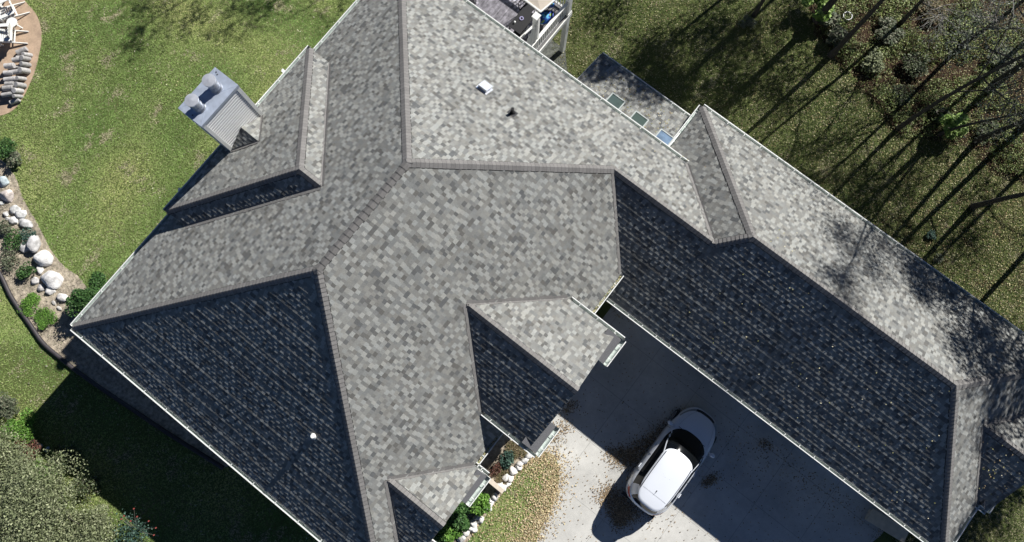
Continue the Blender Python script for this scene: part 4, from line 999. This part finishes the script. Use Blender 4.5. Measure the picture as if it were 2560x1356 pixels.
shrub('shrub', 215, 1215, .6, .5, 900, .07, 'woods', 'sparse dark plant in the shade above the big tree', seed=29)
# red flower plant
c = at(330, 1330, None, .5); t = tag(empty('flowering_plant', (c.x, c.y, gh(c.x, c.y))), 'tall pale-stemmed plant with red seed heads at the bottom left', 'plant')
rr = random.Random(5)
for k, (px, py) in enumerate(((335, 1272), (310, 1290), (304, 1298), (343, 1292), (327, 1303), (372, 1303), (390, 1320), (385, 1338))):
    p = at(px, py, None, 1.15) - t.location
    mb = MB(); mb.tube([Vector((rr.uniform(-.05, .05), rr.uniform(-.05, .05), 0)), Vector((p.x * .3, p.y * .3, .5)), p], [.012, .009, .006], 5); mb.build('stem', M['stem'], t)
    if k < 8 or k == 8:
        mb = MB(); mb.tube([p - Vector((0, 0, .04)), p, p + Vector((.01, 0, .05)), p + Vector((.02, 0, .09))], [.014, .032, .026, .008], 8); mb.build('seed_head', M['redbud'], t, True)
r = np.random.default_rng(77); Cc = r.normal(size=(900, 3)) * np.array([.34, .30, .12]) + np.array([0.05, -.05, .45]); soup('foliage', leaves(Cc, .075, .5, .6, r), M['leaf'], t, pick('blue', 900, r))
# front bed
for i, (px, py, rad, n, s) in enumerate(((1120, 1325, .55, 2600, .10), (1155, 1290, .60, 3000, .10), (1195, 1258, .5, 2200, .10), (1095, 1350, .5, 1800, .10))):
    shrub('shrub', px, py, rad, .75, n, s, 'dark' if i % 2 else 'bright', ('leafy green bush in the front bed beside the smaller gable return', 'leafy green bush in the middle of the front bed planting', 'upper leafy green bush by the cream wall', 'green bush at the bottom edge under the smaller gable')[i], 'leafy bushes in the front bed', seed=40 + i, lumps=16, flat=.5)
shrub('shrub', 1268, 1150, .36, .35, 700, .075, 'blue', 'bluish green plant in the niche between the two front gables', cat='plant', seed=50)
shrub('shrub', 1235, 1172, .3, .4, 500, .06, 'red', 'dark reddish plant in the niche against the house', cat='plant', seed=51)
for i, (px, py, rad) in enumerate(((1288, 1128, .45), (1258, 1185, .42), (1300, 1110, .35))):
    shrub('ground_cover', px, py, rad, .15, 1300, .06, 'dry', ('dry straw coloured ground cover at the upper niche', 'dry tan ground cover behind the white stones', 'yellowish ground cover under the larger gable gutter')[i], 'dry ground cover plants in the niche', 'ground cover', seed=55 + i, flat=.6, stems=2)
# woods edge
wl = [(2045, 15, .75, 1.2, 900, .20, 'lime', 'bright lime leafed sapling at the top edge right of centre'), (2072, 45, .6, .8, 420, .19, 'pale', 'pale broad leafed plant left of the white ring planter'), (2090, 85, .6, .7, 380, .20, 'pale', 'pale broad leafed plant below the white ring planter'),
      (2185, 150, .75, .9, 1500, .11, 'olive', 'olive bush right of the leaning trunk'), (2350, 290, .55, .9, 520, .16, 'woods', 'dim upper part of the bright bush group on the right'), (2385, 312, .65, 1.2, 1500, .15, 'lime', 'sunlit lime green bush on the right side of the woods edge'),
      (2230, 75, .9, .8, 1500, .11, 'pale', 'grey green thicket bush near the top behind the trunk'), (2290, 160, .9, .8, 1700, .10, 'woods', 'dark leafy thicket bush in the middle of the woods'), (2420, 60, 1.0, .9, 1700, .11, 'woods', 'dark bush in the far top right woods'), (2510, 150, .9, .9, 1500, .11, 'pale', 'pale leafed bush near the right edge of the woods'),
      (1870, 55, .5, .6, 700, .08, 'pale', 'pale twiggy shrub in the lawn near the top'), (2330, 30, .9, .7, 1300, .10, 'dry', 'brown tinged bush at the top of the woods'), (2260, 235, .7, .6, 1300, .10, 'woods', 'dark green bush at the bend of the woods edge'), (2480, 330, .8, .7, 1300, .10, 'woods', 'dark bush by the thick trunk on the right'),
      (2330, 590, .3, .35, 420, .08, 'blue', 'bluish green weed on the right lawn between tree shadows'), (2345, 645, .3, .25, 380, .07, 'pale', 'pale weed close to the garage gutter on the right')]
for i, (px, py, rad, h, n, s, pal, l) in enumerate(wl):
    if pal in ('woods', 'dry', 'olive') or s < .12: h *= .6; rad *= .85; n = int(n * .7)
    shrub('shrub', px, py, rad, h, n, s, pal, l, 'bushes along the edge of the woods' if i < 14 else None, seed=60 + i, lumps=12, flat=.55)
c = at(2115, 45); mb = MB()
for i in range(28):
    a, b = i * math.tau / 28, (i + 1) * math.tau / 28
    for (r1, z1), (r2, z2) in (((.17, 0), (.19, .2)), ((.19, .2), (.215, .2)), ((.215, .2), (.2, 0)), ((.17, .1), (0.001, .1))):
        mb.poly([(r1 * math.cos(a), r1 * math.sin(a), z1), (r1 * math.cos(b), r1 * math.sin(b), z1), (r2 * math.cos(b), r2 * math.sin(b), z2), (r2 * math.cos(a), r2 * math.sin(a), z2)], mi=1 if r2 < .01 else 0)
tag(mb.build('planter', [M['white'], M['mulch']], None, loc=(c.x, c.y, gh(c.x, c.y))), 'round planter with a white rim among the bushes near the top', 'planter')

# ------------------------------------------------------------------ trees
class Seg:
    def __init__(s): s.V = []; s.F = []; s.n = 0
    def tube(s, P, rad, k):
        P = np.array(P); m_ = len(P); d = np.gradient(P, axis=0); d /= np.linalg.norm(d, axis=1)[:, None] + 1e-9
        a = np.cross(d, np.array([.13, .31, .94])); a /= np.linalg.norm(a, axis=1)[:, None] + 1e-9; b = np.cross(d, a)
        t = np.arange(k) * 2 * np.pi / k; ring = (a[:, None, :] * np.cos(t)[None, :, None] + b[:, None, :] * np.sin(t)[None, :, None]) * np.array(rad)[:, None, None] + P[:, None, :]
        s.V.append(ring.reshape(-1, 3)); i = np.arange(m_ - 1)[:, None] * k; j = np.arange(k)[None, :]; j2 = (j + 1) % k
        s.F.append((np.stack([i + j, i + j2, i + k + j2, i + k + j], -1) + s.n).reshape(-1, 4)); s.n += m_ * k
    def build(s, name, mt, parent, smooth=True):
        me = bpy.data.meshes.new(name); me.from_pydata(np.concatenate(s.V).tolist(), [], np.concatenate(s.F).tolist()); me.materials.append(mt)
        if smooth: me.polygons.foreach_set('use_smooth', [True] * len(me.polygons))
        o = bpy.data.objects.new(name, me); COL.objects.link(o); o.parent = parent; return o
def tree(base, h, r0, seed, label, nb=14, lo=.35, spread=.42, nleaf=3000, pal='woods', lean=(0, 0), lsize=.11, twigs=5, group='bare and thinly leaved trees of the woods', bend=.3):
    r = np.random.default_rng(seed); z0 = gh(base[0], base[1]) - .1
    root = tag(empty('tree', (base[0], base[1], z0)), label, 'tree', group)
    n = 12; T = np.linspace(0, 1, n); wx = r.normal(size=2) * bend; ph = r.uniform(0, 6, 2)
    P = np.stack([lean[0] * T ** 1.3 + wx[0] * np.sin(T * 3 + ph[0]) - wx[0] * np.sin(ph[0]), lean[1] * T ** 1.3 + wx[1] * np.sin(T * 3 + ph[1]) - wx[1] * np.sin(ph[1]), T * h], 1)
    rad = r0 * (1 - .88 * T) ** .8; rad[0] = r0 * 1.45; rad = np.maximum(rad, .012)
    S_ = Seg(); S_.tube(P, rad, 12); S_.build('trunk', M['bark'], root)
    B = Seg(); tw = Seg(); LP = []
    for k in range(nb):
        t = lo + (1 - lo) * (k + r.uniform(0, .8)) / nb; t = min(t, .97); p = np.array([np.interp(t, T, P[:, i]) for i in range(3)])
        az = k * 2.4 + r.uniform(-.5, .5); L = h * spread * (1.15 - t) * r.uniform(.7, 1.2) * (1 if t > .5 else .8); d = np.array([math.cos(az), math.sin(az), r.uniform(.3, .9)]); d /= np.linalg.norm(d)
        m_ = 7; Q = [p]; dd = d.copy()
        for i in range(m_): dd = dd + r.normal(size=3) * .16 + np.array([0, 0, .04]); dd /= np.linalg.norm(dd); Q.append(Q[-1] + dd * L / m_)
        Q = np.array(Q); rb = np.interp(t, T, rad) * .5; B.tube(Q, np.linspace(rb, .012, m_ + 1), 6)
        for j in range(twigs):
            i = r.integers(2, m_ + 1); q = Q[i]; d2 = (Q[i] - Q[i - 1]); d2 /= np.linalg.norm(d2); d2 = d2 + r.normal(size=3) * .65; d2 /= np.linalg.norm(d2); L2 = L * r.uniform(.25, .5)
            q2 = [q]; 
            for _ in range(4): d2 = d2 + r.normal(size=3) * .2; d2 /= np.linalg.norm(d2); q2.append(q2[-1] + d2 * L2 / 4)
            q2 = np.array(q2); tw.tube(q2, np.linspace(.016, .006, 5), 4)
            for _ in range(4):
                a = q2[r.integers(1, 5)]; d3 = d2 + r.normal(size=3) * .7; d3 /= np.linalg.norm(d3); L3 = L2 * r.uniform(.4, .8); b = a + d3 * L3 * .5; c = b + (d3 + r.normal(size=3) * .25) * L3 * .5
                tw.tube([a, b, c], [.008, .006, .004], 3); LP += [a, b, c]
    B.build('branch', M['bark'], root); tw.build('twigs', M['twig'], root)
    if nleaf:
        LP = np.array(LP); i = r.integers(0, len(LP), nleaf); C = LP[i] + r.normal(size=(nleaf, 3)) * h * .022
        soup('leaves', leaves(C, lsize, .2, .65, r), M['leaf'], root, pick(pal, nleaf, r))
    return root
def tp(px, py): p = at(px, py); return (p.x, p.y)
tree(tp(2078, 138), 10.0, .13, 1, 'bare tree whose dark trunk leans past the broad leafed plants near the top', nb=7, lo=.6, spread=.22, nleaf=0, twigs=3, bend=.12)
tree(tp(2043, 50), 9.5, .18, 2, 'thick trunked tree rising from behind the lime sapling at the top', nb=8, lo=.55, spread=.25, nleaf=200, twigs=3, bend=.1)
tree(tp(2245, 322), 17, .09, 3, 'tree at the bend of the woods edge with pale low branches over the lawn', nb=19, lo=.22, spread=.28, nleaf=11000, lsize=.09, pal='haze', twigs=6, lean=(.3, .2))
tree(tp(2482, 214), 18, .15, 4, 'grey lit trunk near the right edge in the upper woods', nb=15, lo=.3, spread=.28, nleaf=8000, lsize=.08, pal='haze')
tree(tp(2440, 352), 15, .11, 5, 'slanting thick dark trunk just right of the sunlit lime bush', nb=16, lo=.3, spread=.36, nleaf=13000, lean=(1.2, -.3))
tree(tp(2432, 517), 14, .11, 6, 'curved trunk leaving the lawn at the right edge of the photo', nb=16, lo=.35, spread=.38, nleaf=10000, lsize=.10, lean=(2.0, -.2))
tree(tp(1885, 38), 8, .09, 7, 'thin tree beside the pale twiggy shrub near the top', nb=8, lo=.45, spread=.25, nleaf=0, twigs=3)
tree(tp(2345, 338), 8, .07, 8, 'slim sapling trunk standing in the sunlit lime bush', nb=7, lo=.4, spread=.25, nleaf=250, twigs=3)
tree(tp(2395, 120), 12, .10, 9, 'grey twiggy tree filling the middle of the upper woods', nb=18, lo=.15, spread=.30, nleaf=5000, lsize=.07, pal='haze', twigs=20)
tree(tp(2250, 60), 12, .09, 10, 'grey twiggy tree in the upper woods behind the leaning trunk', nb=18, lo=.15, spread=.30, nleaf=5000, lsize=.07, pal='haze', twigs=20)
tree(tp(2540, 330), 15, .14, 11, 'dark trunk at the very right edge beside the thick slanting one', nb=16, lo=.3, spread=.38, nleaf=7500, lsize=.09)
OFF = [((14.5, 21.5), 16, 7000), ((17.5, 18.5), 15, 8000), ((19.5, 24), 17, 6000), ((13.0, 28.0), 17, 4500), ((17.5, 14.5), 9, 3500), ((9.5, 30.5), 17, 4500), ((-2.8, 24.5), 15, 5200), ((-1.0, 27), 16, 6500), ((-1.0, 31.5), 16, 5000), ((-20.3, 17.6), 14, 900), ((-17.0, 20.5), 14, 500)]
for i, (b, h, nl) in enumerate(OFF):
    tree(b, h, .13 if i < 6 else .09, 30 + i, 'woodland tree outside the photo whose crown shades the garage roof and right lawn' if i < 6 else 'tall tree beyond the top edge whose shadow falls on the lawn', nb=17, lo=.35, spread=.36, nleaf=int(nl * (3.0 if 6 <= i < 9 else 1.9)), lsize=.14, group='trees beyond the edge of the photo')

# ------------------------------------------------------------------ grass, ground cover and fallen leaves (uncountable)
def atv(px, py, up=0.0):
    d = (np.array(cf)[None] + np.outer((px - 1280) / FPX, np.array(cr)) - np.outer((py - 678) / FPX, np.array(cu))); z = np.zeros(len(px))
    for _ in range(10):
        t = (z - CAM.z) / d[:, 2]; x = d[:, 0] * t; y = d[:, 1] * t; z = ghv(x, y) + up
    return x, y, z
def sample(box, n, r): return r.uniform(box[0], box[2], n), r.uniform(box[1], box[3], n)
BODY = [(x0 + .3, y0 + .3), (-.1, y0 + .3), (-.1, -1), (1.2, -1), (1.2, 3.3), (14.4, 5.2), (14.4, 12.2), (-.4, 12.2), (-5.2, 12.0), (-6.5, 10), (x0 + .3, y1 - .4)]
DR = [(p[0], p[1]) for p in drive]
def free(x, y, dead=True):
    k = ~inpoly(x, y, BODY) & ~inpoly(x, y, PATIO) & ~inpoly(x, y, DR)
    if dead: k &= ~inpoly(x, y, BED) & ~inpoly(x, y, NICHE)
    return k
def grass(name, box, n, seed, brown, label_, hh=.018, gs=1.0):
    r = np.random.default_rng(seed); px, py = sample(box, n, r); x, y, z = atv(px, py); k = free(x, y); x, y, z, px, py = x[k], y[k], z[k], px[k], py[k]; n = len(x)
    wd = inpoly(x, y, WOODS); kk = ~wd | (r.uniform(0, 1, n) < .15); x, y, z = x[kk], y[kk], z[kk]; n = len(x)
    C = np.stack([x, y, z + .01], 1); a = r.uniform(0, 6.283, n); w_ = r.uniform(.010, .026, n); h_ = hh * r.uniform(.5, 1.4, n); dx, dy = np.cos(a), np.sin(a)
    lean = r.normal(size=(n, 2)) * .045
    P = np.stack([C + np.stack([dx * w_, dy * w_, 0 * w_], 1), C - np.stack([dx * w_, dy * w_, 0 * w_], 1), C + np.stack([lean[:, 0], lean[:, 1], h_], 1)], 1)
    f1 = np.array([noise.noise(Vector((p[0] * .9, p[1] * .9, 3))) for p in C[::1]]) if n < 400000 else 0
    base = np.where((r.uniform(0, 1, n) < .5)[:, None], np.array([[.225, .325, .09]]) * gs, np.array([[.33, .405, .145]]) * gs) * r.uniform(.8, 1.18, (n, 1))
    f2 = np.array([noise.noise(Vector((p[0] * .35 + 9, p[1] * .35, 1))) for p in C]); f3 = np.array([noise.noise(Vector((p[0] * 3.1, p[1] * 1.6, 7))) for p in C])
    base = base * (1 + .45 * f2 + .25 * f3)[:, None] * np.stack([1 + .35 * f2, np.ones(n), 1 + .3 * f2], 1)
    dry = (r.uniform(0, 1, n) < (.03 + 1.0 * np.clip(f1 * 2.0 - .2, 0, 1) * np.clip(f3 * 3 + .3, 0, 1) + brown))[:, None]
    base = np.where(dry, np.array([[.50, .46, .29]]) * r.uniform(.5, 1.2, (n, 1)), base)
    o = soup(name, P, M['grass'], None, base, 3); return tag(o, label_, 'grass', kind='stuff')
grass('grass', (0, 0, 960, 860), 330000, 201, 0.0, 'short green lawn grass on the left side of the house')
grass('grass', (0, 690, 900, 1356), 90000, 202, .02, 'shaded lawn grass at the lower left below the black edging')
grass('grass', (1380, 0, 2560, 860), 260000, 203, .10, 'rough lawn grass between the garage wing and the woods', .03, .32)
grass('grass', (1130, 1100, 1420, 1356), 36000, 204, .04, 'green grass strip between the white stones and the driveway')
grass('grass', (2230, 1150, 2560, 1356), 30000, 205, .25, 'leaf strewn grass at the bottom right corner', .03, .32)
def litter(name, box, n, seed, dens, cols, size, label_, up=.03, ok=None, flat=.75):
    r = np.random.default_rng(seed); px, py = sample(box, n, r); x, y, z = atv(px, py); k = r.uniform(0, 1, n) < dens(px, py, x, y, r)
    k &= (ok(x, y) if ok else ~inpoly(x, y, BODY)); x, y, z = x[k], y[k], z[k]; n = len(x); C = np.stack([x, y, z + up * r.uniform(.5, 2, n)], 1)
    c = np.array(cols)[r.integers(0, len(cols), n)] * r.uniform(.6, 1.25, (n, 1)); return tag(soup(name, leaves(C, size, flat, .65, r), M['litter'], None, c), label_, 'fallen leaves', kind='stuff')
TAN = [(.55, .42, .25), (.45, .34, .20), (.66, .56, .36), (.30, .21, .12), (.60, .50, .28)]
YEL = [(.36, .34, .16), (.48, .44, .26), (.20, .20, .07), (.30, .22, .12), (.16, .15, .06), (.12, .085, .05)]
litter('fallen_leaves', (1380, 0, 2560, 860), 60000, 301, lambda px, py, x, y, r: .30 + .6 * np.clip((px - 1700) / 700, 0, 1), YEL, .055, 'yellow and tan leaves scattered over the right lawn', ok=lambda x, y: ~inpoly(x, y, BODY) & ~inpoly(x, y, [(-12, 9), (-7.9, 9), (-7.9, 14), (-12, 14)]))
litter('fallen_leaves', (100, 0, 960, 800), 1100, 302, lambda px, py, x, y, r: .5 + 0 * px, [(.5, .5, .3), (.4, .36, .18), (.6, .58, .42)], .06, 'few pale leaves scattered on the left lawn', ok=free)
litter('fallen_leaves', (0, 850, 900, 1356), 900, 303, lambda px, py, x, y, r: .5 + 0 * px, [(.4, .4, .3), (.3, .3, .2)], .07, 'few leaves on the shaded lower left lawn', ok=free)
islP = [(p.x, p.y) for p in isl]
def disl(x, y):
    d = np.full(len(x), 9.)
    for a in islP: d = np.minimum(d, np.hypot(x - a[0], y - a[1]))
    return d
litter('fallen_leaves', (1130, 1080, 1480, 1356), 30000, 304, lambda px, py, x, y, r: np.where(inpoly(x, y, DR), np.exp(-disl(x, y) * 5.5) * .9, .10 + .9 * np.exp(-(disl(x, y) / .75) ** 2)) * (~inpoly(x, y, [(-1, -8), (1.6, -8), (1.9, -1.2), (-1, -1.2)])), TAN, .06, 'dense tan leaves drifted along the curved edge of the driveway', ok=lambda x, y: ~inpoly(x, y, BODY))
LSEG = [((1560, 1150), (1700, 1060), 20, 2400), ((1690, 1065), (1720, 1030), 14, 500), ((1525, 1135), (1590, 1145), 16, 900), ((1515, 1235), (1580, 1290), 20, 2400), ((1540, 1280), (1555, 1310), 14, 900), ((1758, 1208), (1790, 1195), 9, 330), ((1900, 1105), (1925, 1118), 9, 120), ((1600, 1240), (1620, 1280), 22, 500),
        ((1820, 1080), (2160, 1275), 40, 520), ((1340, 1120), (1420, 1060), 14, 500), ((1410, 1030), (1440, 1010), 8, 160), ((1520, 760), (2300, 1345), 10, 500), ((2200, 1340), (2300, 1350), 16, 900)]
rs = np.random.default_rng(305); PX, PY = [], []
for (a, b, sp, n) in LSEG:
    t = rs.uniform(0, 1, n); PX.append(a[0] + (b[0] - a[0]) * t + rs.normal(0, sp, n) * .8); PY.append(a[1] + (b[1] - a[1]) * t + rs.normal(0, sp, n) * .8)
n = 1700; PX.append(rs.uniform(1380, 2250, n)); PY.append(rs.uniform(800, 1356, n)); PX = np.concatenate(PX); PY = np.concatenate(PY)
x, y, z = atv(PX, PY); k = inpoly(x, y, DR) & ~inpoly(x, y, [(1.9, 5.3), (1.9, 4.9), (14.3, 4.9), (14.3, 5.3)]); x, y = x[k], y[k]
C = np.stack([x, y, np.full(len(x), .03) + rs.uniform(0, .02, len(x))], 1); DK = [(.34, .25, .15), (.24, .17, .10), (.46, .34, .20), (.16, .12, .08)]
tag(soup('fallen_leaves', leaves(C, .055, .8, .6, rs), M['litter'], None, np.array(DK)[rs.integers(0, 4, len(C))] * rs.uniform(.6, 1.3, (len(C), 1))), 'brown leaves scattered and heaped over the concrete driveway around the car', 'fallen leaves', kind='stuff')
# leaves on the roofs and in gutters
def onroof(n, xa, xb, ya, yb, zf, r): x = r.uniform(xa, xb, n); y = r.uniform(ya, yb, n); return np.stack([x, y, np.array([zf(a, b) for a, b in zip(x, y)]) + EZ + .03], 1)
rs = np.random.default_rng(306)
A_ = onroof(70, 3, 14, 5.0, 8.6, lambda x, y: zG + S * (y - yD), rs); A_ = A_[A_[:, 1] - yD < (14.8 - A_[:, 0]) * 1.0]
B_ = onroof(120, -9, 4.5, 8.9, 12.6, lambda x, y: (S * (10.38 - y) if x < -.4 else zG + S * (12.81 - y)), rs); B_ = B_[(B_[:, 1] < 10.2) & (B_[:, 0] < 1) | (B_[:, 0] > 3.4)]
C_ = onroof(260, -5.2, -1.1, 10.6, 12.2, lambda x, y: -1.0 + (12.32 - y) * .3306, rs)
D_ = onroof(170, -.95, -.80, 10.7, 12.7, lambda x, y: zG - .06, rs)
E_ = onroof(160, .45, .53, 3.8, 5.6, lambda x, y: -.07, rs); F_ = onroof(90, .45, .53, -2.7, -1.6, lambda x, y: -.07, rs)
G_ = onroof(90, 13, 15.2, 6.9, 8.7, lambda x, y: zG + S * (y - 6.86), rs); G_ = G_[(G_[:, 0] - 12.9) > (8.78 - G_[:, 1]) * 1.02]
RL = np.concatenate([A_, B_, C_, D_, E_, F_, G_]); tag(soup('fallen_leaves', leaves(RL, .055, .75, .6, rs), M['litter'], None, np.array(YEL[:4] + [(.6, .55, .4)])[rs.integers(0, 5, len(RL))]), 'small pale leaves lying on the roofs and in the gutters', 'fallen leaves', kind='stuff')
# low growth under the trees
r = np.random.default_rng(400); n = 90000; px, py = sample((1960, -60, 2620, 520), n, r); x, y, z = atv(px, py); k = inpoly(x, y, WOODS)
f1 = np.array([noise.noise(Vector((a * .55, b * .55, 9))) + .5 * noise.noise(Vector((a * 1.9, b * 1.9, 4))) for a, b in zip(x, y)]); k &= (f1 > -.08 + r.uniform(-.2, .2, n)); x, y, z, f1 = x[k], y[k], z[k], f1[k]
C = np.stack([x, y, z + .05 + np.clip(f1 + .2, 0, 1) * .55 * r.uniform(.3, 1, len(x))], 1)
tag(soup('undergrowth', leaves(C, .085, .45, .6, r), M['leaf'], None, pick('woods', len(C), r) * (1.7 + .7 * f1[:, None]) * np.array([[1.1, 1.08, .78]])), 'dark green and grey undergrowth covering the woods floor', 'undergrowth', kind='stuff')
r = np.random.default_rng(401); n = 9000; px, py = sample((-40, 380, 260, 1000), n, r); x, y, z = atv(px, py); k = inpoly(x, y, BED) & ~inpoly(x, y, BODY); x, y, z = x[k], y[k], z[k]
C = np.stack([x, y, z + .03 + r.uniform(0, .06, len(x))], 1)
tag(soup('dry_growth', leaves(C, .05, .5, .4, r), M['litter'], None, np.array([(.42, .38, .28), (.30, .27, .18), (.18, .20, .10), (.5, .46, .36)])[r.integers(0, 4, len(C))]), 'dry straw and low growth among the boulders', 'ground cover', kind='stuff')
